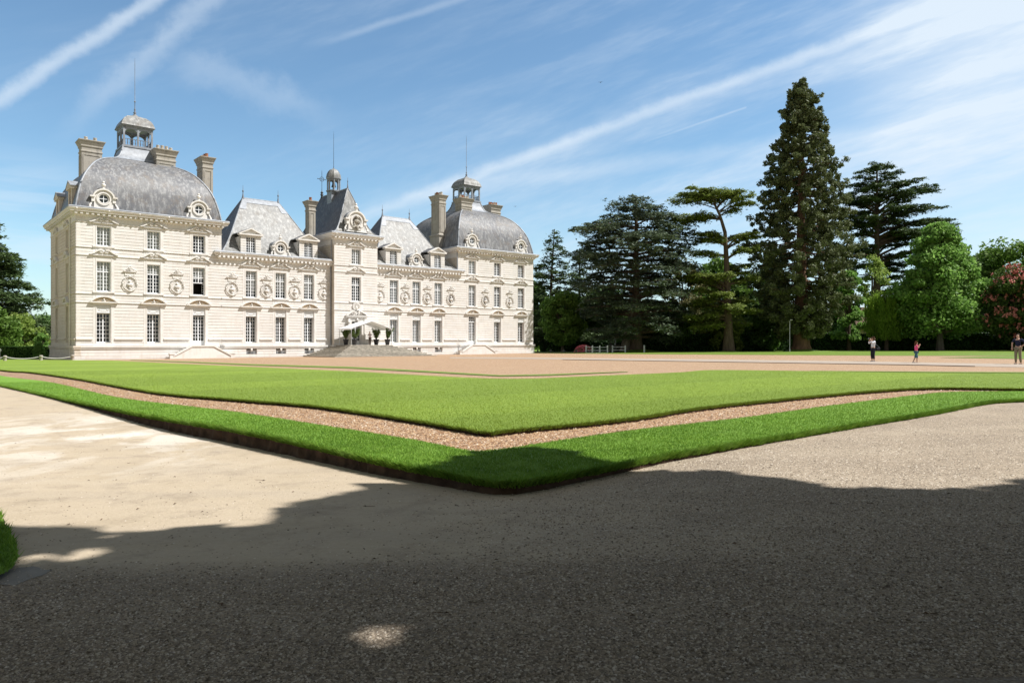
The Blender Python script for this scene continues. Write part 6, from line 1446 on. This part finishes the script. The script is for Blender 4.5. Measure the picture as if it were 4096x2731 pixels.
hedge('hedge', [(X(3790, 121), 121), (X(4350, 116), 116)], 3.55, 1.4, 'taller hedge with a sunlit yellowish top behind the right end of the long one', 'mid', dens=120, size=.15, seed=3)
hedge('hedge', [(X(2183, 122), 122), (X(2440, 124), 124), (X(2540, 125), 125)], 1.72, 1.2, 'low clipped hedge between the chateau and the blue cedar', dens=170, size=.14, seed=4)
hedge('hedge', [(X(2183, 122), 122), (X(2175, 132), 132)], 1.72, 1.2, 'short return of the low hedge, running back beside the chateau', dens=150, size=.14, seed=5)
hedge('hedge', [(X(-150, 78), 78), (X(205, 86), 86)], 1.30, .9, 'bright green clipped hedge left of the chateau', 'bright', dens=260, size=.07, seed=6)
# far woods that close the view
def woods():
    rs = np.random.RandomState(3); rr = random.Random(3); pts = []
    for k in range(190):
        px = rr.uniform(2050, 4500); Y = rr.uniform(170, 215); x = X(px, Y); hh = rr.uniform(5, 9.5) if px < 3300 else rr.uniform(3.5, 7); m = 210
        q = rs.randn(m, 3); q /= np.linalg.norm(q, axis=1)[:, None]; pts.append(q*(rs.rand(m)**.4)[:, None]*np.array([3.4, 3, hh*.5])+np.array([x, Y, hh*.5-1]))
    for k in range(60):
        px = rr.uniform(-900, 330); Y = rr.uniform(280, 330); x = X(px, Y); hh = rr.uniform(5, 8); m = 200
        q = rs.randn(m, 3); q /= np.linalg.norm(q, axis=1)[:, None]; pts.append(q*(rs.rand(m)**.4)[:, None]*np.array([7, 5, hh*.6])+np.array([x, Y, hh*.5-1]))
    o = np_mesh('woods', leaf_quads(np.concatenate(pts), .55, rs, 'rand', .7), 4, LM['mid']); tag(o, 'mass of dark woodland closing the view behind the garden trees', 'woodland', None, 'stuff')
woods()
def mound(px, Y, r, h, seed):
    x = X(px, Y); vs = []; n = 20; m = 7
    mb = MB(); rr = random.Random(seed); ph = [rr.uniform(-.08, .08) for _ in range(n)]
    rs_ = []
    for k in range(m+1):
        t = 1-k/m; rs_.append([(x+r*t*(1+ph[i])*math.cos(6.2832*i/n), Y+r*t*(1+ph[i])*math.sin(6.2832*i/n), P(x, Y)-.045+h*(math.cos(math.pi*t)*.5+.5)) for i in range(n)])
    rs_[-1] = [(x+.02*math.cos(6.2832*i/n), Y+.02*math.sin(6.2832*i/n), P(x, Y)-.045+h) for i in range(n)]
    mb.rings(rs_, False, True); o = mb.build('grass_mound', M['verge'], None, 60); tag(o, kind='structure')
mound(3210, 114, 3.8, .55, 1); mound(2560, 112, 4.5, .55, 2); mound(2915, 110, 2.6, .25, 3)
# ================================================================== SMALL THINGS
TERR = 1.29
def hloc(u, n, z=TERR):     # house frame -> world
    c, s = math.cos(HA), math.sin(HA); return (HX+c*u+s*n, HY+s*u-c*n, HZ+z)
M['plastic'] = simple('dark_planter', (.025, .026, .03), .5, .4, .1, 5); M['canvas'] = simple('white_canvas', (.80, .80, .79), .8, .2, .04, 3); M['alu'] = simple('tent_pole', (.60, .61, .62), .35, .5, .05, 3, .6)
# entrance tent
tent = tag(empty('entrance_tent', hloc(29.1, 3.0), HA), 'white gabled canvas canopy on thin poles over the chateau entrance', 'canopy')
hw, y0, y1, ze, zr = 2.65, 1.5, -1.45, 1.93, 2.80
mb = MB(); 
for s in (-1, 1):
    mb.rings([[(0, yy, zr), (0, yy, zr-.03), (s*(hw+.06), yy, ze-.03), (s*(hw+.06), yy, ze)] for yy in (y0, y1)])
    mb.box(min(s*hw, s*(hw+.06)), max(s*hw, s*(hw+.06)), y1, y0, ze-.16, ze-.031)
mb.build('canvas', M['canvas'], tent)
for s in (-1, 1):
    for yy in (y0-.05, y1+.05): MB().tube([(s*(hw-.03), yy, 0), (s*(hw-.03), yy, ze-.03)], .035, 8).build('pole', M['alu'], tent, 60)
fr = MB()
for yy in (y0-.05, y1+.05):
    for s in (-1, 1): fr.tube([(0, yy, zr-.06), (s*(hw-.03), yy, ze-.06)], .028, 6)
fr.tube([(0, y0, zr-.07), (0, y1, zr-.07)], .028, 6); fr.build('frame', M['alu'], tent, 60)
# potted oleanders
LM['olea'] = leafmat('oleander_leaves', (.08, .13, .03), (.20, .27, .08), .3)
def potted(u, n, seed, label, lean=0):
    root = tag(empty('potted_plant', hloc(u, n), HA), label, 'potted plant', 'potted shrubs under the entrance tent'); rs = np.random.RandomState(seed); rr = random.Random(seed)
    MB().lathe([(.20, 0), (.22, .02), (.31, .58), (.36, .60), (.36, .70), (.31, .70), (.30, .64), (.0, .64)], n=16).build('pot', M['plastic'], root, 40)
    st_ = MB(); pts = []
    for k in range(15):
        a = rr.uniform(0, 6.28); r = rr.uniform(.15, .68); e = Vector((math.cos(a)*r+lean, math.sin(a)*r, rr.uniform(1.45, 2.05))); path = bez((math.cos(a)*.06, math.sin(a)*.06, .62), (math.cos(a)*r*.3, math.sin(a)*r*.3, 1.2), e, 6)
        st_.tube(path, [.018, .016, .014, .012, .01, .006], 5); t = rs.rand(120)**.7*.78+.22; f = t*5; i = np.minimum(f.astype(int), 4); P_ = np.array([tuple(p) for p in path]); c = P_[i]*(1-(f-i))[:, None]+P_[i+1]*(f-i)[:, None]; pts.append(c+rs.randn(120, 3)*.06)
    st_.build('stems', M['bark_grey'], root, 60); np_mesh('foliage', leaf_quads(np.concatenate(pts), .085, rs, 'rand', .28), 4, LM['olea'], root)
potted(26.95, 2.2, 1, 'leftmost potted shrub under the left edge of the tent')
potted(27.15, 3.9, 2, 'potted shrub beside the front left tent pole, second from left')
potted(30.9, 2.3, 3, 'potted shrub right of the old man, by the rear right tent pole')
potted(31.55, 3.8, 4, 'rightmost potted shrub, leaning outward by the front right pole', .1)
# posts with rope, left of the house
def bollard_line(pxs, Y0, Y1, h, r, labs, gname, mat, sag, rope_r, ropemat, ropelabs, ball=None):
    pos = []
    for k, px in enumerate(pxs):
        Y = Y0+(Y1-Y0)*k/(len(pxs)-1); x = X(px, Y); pos.append((x, Y, P(x, Y)-.04)); z = pos[-1][2]
        o = MB().lathe([(r*1.05, -.05), (r, .05), (r*.95, h*.82), (r*1.12, h*.86), (r*1.05, h*.94), (r*.6, h)], n=12).build('bollard', mat, None, 50, (x, Y, z)); tag(o, labs[k], 'bollard', gname)
    for k in range(len(pos)-1):
        a, b = Vector(pos[k]), Vector(pos[k+1]); mb = MB(); pts = []
        for i in range(11):
            t = i/10; q = a.lerp(b, t); q.z += h*.80-sag*4*t*(1-t); pts.append(q-a)
        mb.tube(pts, rope_r, 6); o = mb.build('rope' if rope_r > .02 else 'chain', ropemat, None, 60, a); tag(o, ropelabs[k], 'rope' if rope_r > .02 else 'chain', gname+' links')
M['bollard'] = simple('bollard_stone', (.42, .38, .33), .9, .15, .35, 6, 0, .4); M['rope'] = simple('white_rope', (.62, .60, .56), .9, .1, .1, 20)
bollard_line([-122, 20, 164, 291], 61.0, 64.5, .52, .135, ['stone bollard outside the left edge', 'stone bollard nearest the left edge of the picture', 'stone bollard in the middle of the rope line left of the chateau', 'yellowish stone bollard at the foot of the chateau corner'], 'bollards left of the house', M['bollard'], .19, .032, M['rope'], ['white rope entering from the left edge', 'white rope hanging between the left and middle bollards', 'white rope hanging between the middle bollard and the one at the chateau corner'])
M['greystone'] = simple('grey_bollard', (.16, .16, .15), .9, .15, .3, 6, 0, .4); M['chain'] = simple('grey_chain', (.34, .35, .35), .5, .4, .2, 20)
bollard_line([2151, 2203, 2255, 2304, 2347], 112, 107, .52, .12, ['grey stone bollard touching the right corner of the chateau', 'second grey bollard right of the chateau', 'third grey bollard right of the chateau', 'fourth grey bollard, left of the azalea', 'grey bollard in front of the azalea by the white fence'], 'bollards right of the house', M['greystone'], .36, .018, M['chain'], ['chain nearest the right corner of the chateau', 'second chain right of the chateau', 'third chain, ending left of the azalea', 'chain hanging in front of the azalea'])
# white fence
def fence(pts, label, hs=(.38, .82)):
    root = tag(empty('white_fence', (pts[0][0], pts[0][1], P(*pts[0])-.04)), label, 'fence', 'low white garden fences'); o = Vector(root.location)
    for p in pts: MB().lathe([(.11, 0), (.11, .92), (.13, .95), (.09, 1.05), (.02, 1.12)], n=8).build('post', M['paint'], root, 40, (p[0]-o.x, p[1]-o.y, 0))
    for a, b in zip(pts, pts[1:]):
        for h in hs: MB().tube([(a[0]-o.x, a[1]-o.y, h), (b[0]-o.x, b[1]-o.y, h)], .045, 6).build('rail', M['paint'], root, 60)
fence([(X(2345, 107), 107), (X(2370, 104.5), 104.5), (X(2399, 105), 105), (X(2430, 105.5), 105.5)], 'white rail fence in front of the azalea, left one', (.05, .40, .85))
fence([(X(2450, 108), 108), (X(2501, 107.5), 107.5)], 'short white rail fence left of the cedar trunk', (.40, .85))
o = MB().lathe([(.12, 0), (.12, .95), (.14, 1.0), (.02, 1.15)], n=8).build('white_post', M['paint'], None, 40, (X(2577, 108), 108, P(X(2577, 108), 108)-.04)); tag(o, 'lone white post right of the cedar trunk', 'post')
# azalea
def azalea():
    Y = 110; x = X(2335, Y); root = tree_root('azalea', x, Y, 'rounded azalea bush covered in pink flowers beside the white fence', 'shrub'); rs = np.random.RandomState(2)
    d = rs.randn(5200, 3); d /= np.linalg.norm(d, axis=1)[:, None]; d[:, 2] = np.abs(d[:, 2]); q = d*(rs.rand(5200)**.3)[:, None]*np.array([1.45, 1.1, 1.15]); q += .1*np.sin(q*5)
    np_mesh('foliage', leaf_quads(q, .09, rs, 'rand', .6), 4, LM['mid'], root)
    k = rs.rand(1500); d = rs.randn(1500, 3); d /= np.linalg.norm(d, axis=1)[:, None]; d[:, 2] = np.abs(d[:, 2]); d = d[(d[:, 0] < .3)|(rs.rand(1500) < .3)]; np_mesh('blossom', leaf_quads(d*np.array([1.5, 1.15, 1.2]), .08, rs, 'rand', .8), 4, M['azalea'], root)
azalea()
# statue and fountain under the cedar
def statue():
    Y = 120; x = X(2443, Y); z = P(x, Y); root = tag(empty('statue', (x, Y, z)), 'dark weathered standing statue in the shade left of the fountain', 'statue')
    MB().rings([[(sx*w, sy*w, h) for sx, sy in ((-1, -1), (1, -1), (1, 1), (-1, 1))] for w, h in ((.42, 0), (.42, .12), (.33, .18), (.33, .75), (.4, .8), (.4, .9))]).build('pedestal', M['stone_old'], root)
    mb = MB(); n = 12
    def sec(z, rx, ry, cx=0): return [(cx+rx*math.cos(6.283*i/n), ry*math.sin(6.283*i/n), z) for i in range(n)]
    mb.rings([sec(.9, .26, .2), sec(1.3, .24, .19, .02), sec(1.75, .21, .16, .03), sec(2.05, .17, .13), sec(2.35, .24, .15), sec(2.5, .2, .13), sec(2.55, .07, .07), sec(2.6, .07, .07), sec(2.66, .11, .11), sec(2.8, .11, .12), sec(2.88, .05, .06)])
    mb.tube([(-.2, 0, 2.45), (-.33, -.03, 2.15), (-.25, -.15, 1.95)], [.07, .055, .045], 6); mb.tube([(.2, 0, 2.45), (.3, 0, 2.1), (.28, -.04, 1.8)], [.07, .055, .045], 6); mb.build('figure', simple('dark_weathered_statue', (.13, .12, .10), .9, .1, .4, 4), root, 50)
    Y = 117; x = X(2460, Y); z = P(x, Y); root = tag(empty('fountain', (x, Y, z)), 'stone fountain basin with a small white water jet', 'fountain')
    MB().lathe([(.5, 0), (.45, .1), (.2, .2), (.2, .62), (.9, .82), (1.55, .95), (1.6, 1.0), (1.6, 1.1), (1.45, 1.1), (1.3, 1.0), (0, .98)], n=24).build('basin', M['stone_old'], root, 40)
    t = NT('foaming_water', .3, .5); t.color((.85, .9, .95)); mb = MB(); mb.lathe([(.16, .98), (.14, 1.2), (.19, 1.6), (.20, 2.0), (.15, 2.3), (.05, 2.42)], n=10); mb.build('water_jet', t.m, root, 60)
statue()
# lamp post in front of the sequoia
Y = 108; x = X(3159, Y); lp = tag(empty('lamp_post', (x, Y, P(x, Y)-.04)), 'thin white lamp post standing left of the sequoia trunk', 'lamp post')
MB().lathe([(.10, 0), (.10, .4), (.06, .5), (.045, 4.6)], n=8).build('post', M['alu'], lp, 50); MB().tube([(0, 0, 4.6), (.05, -.05, 4.75), (.35, -.1, 4.8)], [.045, .06, .09], 8).build('lamp_head', M['alu'], lp, 50)
# houses behind
M['tile'] = simple('brown_roof_tile', (.16, .11, .085), .9, .1, .35, 3); M['render'] = simple('ochre_render', (.38, .32, .25), .9, .1, .15, 2); M['white_wall'] = simple('pale_render', (.60, .55, .48), .9, .1, .1, 2); M['redwood'] = simple('red_timber', (.20, .05, .05), .8, .2, .2, 5)
def cottage(x, y, L_, D_, h, hr, rz, label, wallm, roofm, wins=4, name='house'):
    z = P(x, y)-.1; root = tag(empty(name, (x, y, z), rz), label, 'house')
    MB().box(-L_/2, L_/2, 0, D_, 0, h).build('wall', wallm, root)
    r = MB(); r.prismx([(-.5, h-.1), (D_/2, h+hr), (D_+.5, h-.1), (D_+.5, h-.3), (D_/2, h+hr-.25), (-.5, h-.3)], -L_/2-.3, L_/2+.3); r.build('roof', roofm, root)
    for k in range(wins):
        xx = -L_/2+L_*(k+.5)/wins; f = MB(); f.box(xx-.55, xx+.55, -.06, -.002, 1.0, 2.3); w = f.build('window', M['paint'], root); MB().box(xx-.45, xx+.45, -.075, -.062, 1.1, 2.2).build('pane', M['room'], w)
cottage(X(3560, 165), 165, 22, 9, 4.8, 5.0, R(-5), 'brown roofed house half hidden behind the willow and cedar', M['render'], M['tile'])
cottage(X(215, 190), 190, 12, 9, 3.4, 3.2, R(15), 'small house with grey roof behind the shrubs at the chateau corner', M['white_wall'], M['slate_dark'], 3)
root = tag(empty('open_barn', (X(3880, 150), 150, P(X(3880, 150), 150)-.1), R(-8)), 'long low open sided barn with red timber behind the maple', 'barn')
MB().prismx([(-.6, 3.5), (4, 5.3), (8.6, 3.5), (8.6, 3.3), (4, 5.0), (-.6, 3.3)], -14, 14).build('roof', M['tile'], root); MB().box(-14, 14, 7.5, 7.8, 0, 3.3).build('rear_wall', M['room'], root); MB().box(-14.2, 14.2, -.72, -.61, 3.28, 3.5).build('gutter', M['lead'], root)
for k in range(6): xx = -13.5+5.4*k; mb = MB(); mb.box(xx-.14, xx+.14, -.1, .18, 0, 3.3); mb.tube([(xx, 0, 2.2), (xx+.9, 0, 3.3)], .09, 6); mb.tube([(xx, 0, 2.2), (xx-.9, 0, 3.3)], .09, 6); mb.build('post', M['redwood'] if k else M['white_wall'], root)
MB().box(-14, 14, -.05, .12, .5, 1.55).build('front_rail', M['redwood'], root)
# round sign at the very left edge
Y = 60; x = X(-2, Y); sg = tag(empty('round_sign', (x, Y, P(x, Y))), 'small round grey sign on a post at the left edge', 'sign'); MB().tube([(0, 0, 0), (0, 0, .95)], .03, 6).build('post', M['alu'], sg, 60); MB().lathey([(.17, -.05), (.17, -.03)], 0, .95, 16).build('disc', simple('grey_sign', (.35, .36, .36), .6, .3, .05), sg)
# birds
for k, (px, py, Y) in enumerate([(2402, 330, 70), (2060, 826, 80)]):
    mb = MB(); mb.tube([(-.12, 0, 0), (-.03, 0, .01), (.06, 0, .0), (.13, 0, -.01)], [.01, .028, .026, .008], 6)
    for s in (-1, 1): mb.rings([[(.03, 0, .01), (-.03, 0, .01), (-.03, 0, .0), (.03, 0, .0)], [(.02, s*.12, .05), (-.03, s*.12, .05), (-.03, s*.12, .043), (.02, s*.12, .043)], [(-.04, s*.24, .03), (-.05, s*.24, .03), (-.05, s*.24, .028), (-.04, s*.24, .028)]])
    o = mb.build('bird', M['iron'], None, 50, (X(px, Y), Y, EYE+(1365-py)/FPX*Y), R(70)); tag(o, ['tiny dark bird high in the middle of the sky', 'tiny dark bird just right of the far dome'][k], 'bird')
# ================================================================== PEOPLE
def skin_mesh(name, nodes, edges, mat, parent, sub=1, root=0):
    me = bpy.data.meshes.new(name+'_s'); me.from_pydata([n[0] for n in nodes], edges, []); o = bpy.data.objects.new(name+'_s', me); col.objects.link(o)
    md = o.modifiers.new('s', 'SKIN'); md.use_smooth_shade = True
    sv_ = me.skin_vertices[0].data if me.skin_vertices else None
    if sv_ is None:
        bm = bmesh.new(); bm.from_mesh(me); bm.verts.layers.skin.verify(); bm.to_mesh(me); bm.free(); sv_ = me.skin_vertices[0].data
    for i, n in enumerate(nodes):
        r = n[1]; sv_[i].radius = (r, r) if not hasattr(r, '__len__') else r; sv_[i].use_root = (i == root)
    sb = o.modifiers.new('b', 'SUBSURF'); sb.levels = sub; sb.render_levels = sub
    bpy.context.view_layer.update(); dg = bpy.context.evaluated_depsgraph_get(); ev = o.evaluated_get(dg); m2 = bpy.data.meshes.new_from_object(ev); m2.name = name
    m2.materials.clear(); m2.materials.append(mat); m2.polygons.foreach_set('use_smooth', [True]*len(m2.polygons)); bpy.data.objects.remove(o)
    q = bpy.data.objects.new(name, m2); col.objects.link(q); q.parent = parent; return q
SK = simple('skin', (.52, .33, .24), .6, .3, .06, 9)
def person(x, y, z, rz, H, label, pose, top, legs, shoe, hair, hairlong, sleeve=.5, legcut=1.0, female=False, extra=None):
    """faces local -y; pose gives elbow/wrist offsets and foot positions in units of body height"""
    root = tag(empty('person', (x, y, z), rz), label, 'person', None); h = H
    def S(p): return (p[0]*h, p[1]*h, p[2]*h)
    sh = .100 if female else .112; lf = pose.get('lean', 0)
    J = dict(pel=(0, 0, .53), waist=(0, lf*.3, .61), chest=(0, lf*.7, .72), neck=(0, lf, .82), jaw=(0, lf-.014, .868), head=(0, lf-.010, .905), crown=(0, lf-.002, .955))
    nodes = [(S(J['pel']), (.082*h, .062*h)), (S(J['waist']), (.068*h, .052*h)), (S(J['chest']), (.088*h, .060*h)), (S(J['neck']), .030*h), (S(J['jaw']), .040*h), (S(J['head']), .052*h), (S(J['crown']), .038*h), (S((0, lf-.062, .895)), .008*h)]
    edges = [(0, 1), (1, 2), (2, 3), (3, 4), (4, 5), (5, 6), (5, 7)]
    clothes = {'top': [(nodes[0][0], (.088*h, .070*h)), (nodes[1][0], (.076*h, .060*h)), (nodes[2][0], (.095*h, .068*h)), (S((0, lf*.95, .805)), .046*h)], 'te': [(0, 1), (1, 2), (2, 3)]}
    for s, arm in ((-1, pose['armL']), (1, pose['armR'])):
        b = len(nodes); shp = (s*sh, lf*.9, .79); el, wr = arm; nodes += [(S(shp), .034*h), (S(el), .024*h), (S(wr), .017*h)]
        edges += [(2, b), (b, b+1), (b+1, b+2)]
        d = (Vector(wr)-Vector(el)).normalized(); palm = Vector(wr)+d*.035; nodes.append((S(palm), .019*h)); edges.append((b+2, b+3))
        sd = d.cross(Vector((0, 0, 1))); sd = sd.normalized() if sd.length > .1 else Vector((1, 0, 0)); up = sd.cross(d).normalized()
        for f in range(4):
            k = len(nodes); o_ = palm+sd*(f-1.5)*.011+d*.012; nodes += [(S(o_+d*.018), .0055*h), (S(o_+d*(.034-.003*abs(f-1.5))-up*.012), .0048*h)]; edges += [(b+3, k), (k, k+1)]
        k = len(nodes); nodes += [(S(palm+sd*.024-d*.006), .006*h), (S(palm+sd*.030+d*.014-up*.01), .005*h)]; edges += [(b+3, k), (k, k+1)]
        c = len(clothes['top']); e2 = Vector(shp).lerp(Vector(el), min(1, sleeve*2)); clothes['top'] += [(S(shp), .042*h), (S(tuple(e2)), .034*h)]; clothes['te'] += [(2, c), (c, c+1)]
        if sleeve > .5: w2 = Vector(el).lerp(Vector(wr), (sleeve-.5)*2); clothes['top'].append((S(tuple(w2)), .026*h)); clothes['te'].append((c+1, c+2))
    lg = [(S((0, 0, .545)), (.086*h, .068*h))]; le = []; shn = []
    for s, foot in ((-1, pose['footL']), (1, pose['footR'])):
        hip = Vector((s*.052, 0, .50)); an = Vector((foot[0], foot[1], .045+foot[2])); kn = hip.lerp(an, .52)+Vector((0, -.02-foot[3], .0)); b = len(nodes)
        nodes += [(S(hip), .055*h), (S(kn), .034*h), (S(an.lerp(kn, .55)), .032*h), (S(an), .021*h), (S(an+Vector((0, -.05, -.025))), .020*h), (S(an+Vector((0, -.085, -.032))), .014*h)]
        edges += [(0, b), (b, b+1), (b+1, b+2), (b+2, b+3), (b+3, b+4), (b+4, b+5)]
        c = len(lg); lg += [(S(hip), .062*h), (S(kn), .045*h)]; le += [(0, c), (c, c+1)]
        if legcut > .5: e = kn.lerp(an, (legcut-.5)*2*.95); lg.append((S(e), .034*h)); le.append((c+1, c+2))
        m = MB(); a_ = an*h; m.rings([[(a_.x+sx*w*h, a_.y+yy*h, a_.z+zz*h-(.045)*h) for sx, zz in ((-1, .0), (1, .0), (1, hh), (-1, hh))] for yy, w, hh in ((.03, .020, .04), (-.02, .024, .045), (-.07, .026, .028), (-.105, .016, .015))]); m.build('shoe', shoe, root, 60)
    skin_mesh('body', nodes, edges, SK, root); skin_mesh('top', clothes['top'], clothes['te'], top, root); skin_mesh('trousers', lg, le, legs, root)
    hn = [(S((0, lf+.012, .915)), (.057*h, .052*h)), (S((0, lf-.004, .962)), .043*h), (S((0, lf-.030, .958)), .026*h)]; he = [(0, 1), (1, 2)]
    if hairlong: hn += [(S((0, lf+.034, .87)), .042*h), (S((0, lf+.040, .87-hairlong)), .028*h)]; he += [(0, 3), (3, 4)]
    skin_mesh('hair', hn, he, hair, root)
    eyes = MB(); 
    for s in (-1, 1): eyes.ball((s*.020*h, (lf-.058)*h, .912*h), .005*h, 6, 4)
    eyes.build('eyes', M['iron'], root)
    return root
cl = lambda n, c: simple(n, c, .85, .15, .12, 9)
HB = cl('brown_hair', (.07, .04, .025)); HG = cl('grey_hair', (.35, .33, .30))
def pos(px, py):
    xx, yy = unp(px, py, -.05); return xx, yy, P(xx, yy)-.048
x, y, z = pos(3492, 1446.5)
H1 = 102/FPX*y
w = person(x, y, z, R(-82), H1, 'woman in white blouse and dark cropped trousers raising a camera to her face', dict(armL=((-.115, -.10, .72), (-.035, -.125, .87)), armR=((.115, -.10, .72), (.035, -.125, .87)), footL=(-.05, .0, 0, 0), footR=(.05, .02, 0, 0), lean=.0), cl('white_blouse', (.68, .70, .76)), cl('navy_trousers', (.02, .022, .035)), cl('grey_shoe', (.3, .3, .32)), HB, .06, .8, .9, True)
cm = tag(MB().box(-.06, .06, -.05, .02, -.04, .04).lathey([(.03, -.05), (.032, -.11)], 0, 0, 12).build('camera', M['iron'], None, None), 'small black camera held up by the woman in white', 'camera')
c_, s_ = math.cos(R(-82)), math.sin(R(-82)); yy_ = -.150*H1; cm.location = (x-s_*yy_, y+c_*yy_, z+.905*H1); cm.rotation_euler = (0, 0, R(-82))
bg_ = tag(empty('shoulder_bag', (x+.30, y-.05, z+.50*H1)), 'dark shoulder bag hanging behind the woman in white', 'bag')
MB().rings([[(sx*.11, sy*w2, zz*.8) for sx, sy in ((-1, -1), (1, -1), (1, 1), (-1, 1))] for w2, zz in ((.05, -.10), (.08, -.07), (.08, .08), (.05, .11))]).build('bag_body', cl('black_leather', (.03, .03, .04)), bg_, 30); MB().tube([(-.13, 0, .1), (-.17, -.05, .42), (-.24, .0, .60), (-.2, .08, .4), (.1, 0, .1)], .012, 5).build('strap', M['iron'], bg_, 60)
x, y, z = pos(3665, 1452); H2 = 89/FPX*y
person(x, y, z, R(78), H2, 'girl in a bright pink shirt and blue shorts walking with hand raised to her mouth', dict(armL=((-.09, -.06, .68), (-.06, -.11, .78)), armR=((.10, -.04, .67), (.04, -.13, .82)), footL=(-.04, .14, .02, 0), footR=(.04, -.04, 0, .01), lean=.0), cl('pink_shirt', (.80, .08, .26)), cl('denim_shorts', (.06, .14, .20)), cl('pale_shoe', (.55, .55, .55)), cl('auburn_hair', (.12, .05, .025)), .09, .3, .62, True)
x, y, z = pos(4072, 1456.5); H3 = 126/FPX*y
person(x, y, z, R(-60), H3, 'man in navy t-shirt and khaki trousers, hand on hip, at the right edge', dict(armL=((-.155, -.03, .66), (-.13, -.08, .53)), armR=((.20, .05, .66), (.11, -.06, .56)), footL=(-.05, -.02, 0, 0), footR=(.07, .03, 0, 0), lean=.0), cl('navy_shirt', (.018, .022, .05)), cl('khaki_trousers', (.22, .20, .14)), cl('brown_shoe', (.10, .07, .05)), cl('dark_hair', (.035, .025, .02)), 0, .42, 1.0)
hx, hy, hz = hloc(29.55, 3.2)
person(hx, hy, hz, HA+R(-55), 1.66, 'old man in pale lilac shirt reading a paper under the entrance tent', dict(armL=((-.115, -.05, .66), (-.05, -.16, .68)), armR=((.115, -.05, .66), (.05, -.16, .68)), footL=(-.05, 0, 0, 0), footR=(.05, .01, 0, 0), lean=-.03), cl('lilac_shirt', (.50, .44, .46)), cl('brown_trousers', (.09, .07, .06)), cl('black_shoe', (.03, .03, .03)), HG, 0, .85, 1.0)
pp = MB().box(-.09, .09, -.06, .06, 0, .006).build('paper', M['canvas'], None); tag(pp, 'sheet of paper held by the old man at the entrance', 'paper'); a_ = HA+R(-55); yy_ = -.235*1.66; pp.location = (hx-math.sin(a_)*yy_, hy+math.cos(a_)*yy_, hz+1.15); pp.rotation_euler = (.4, 0, a_)
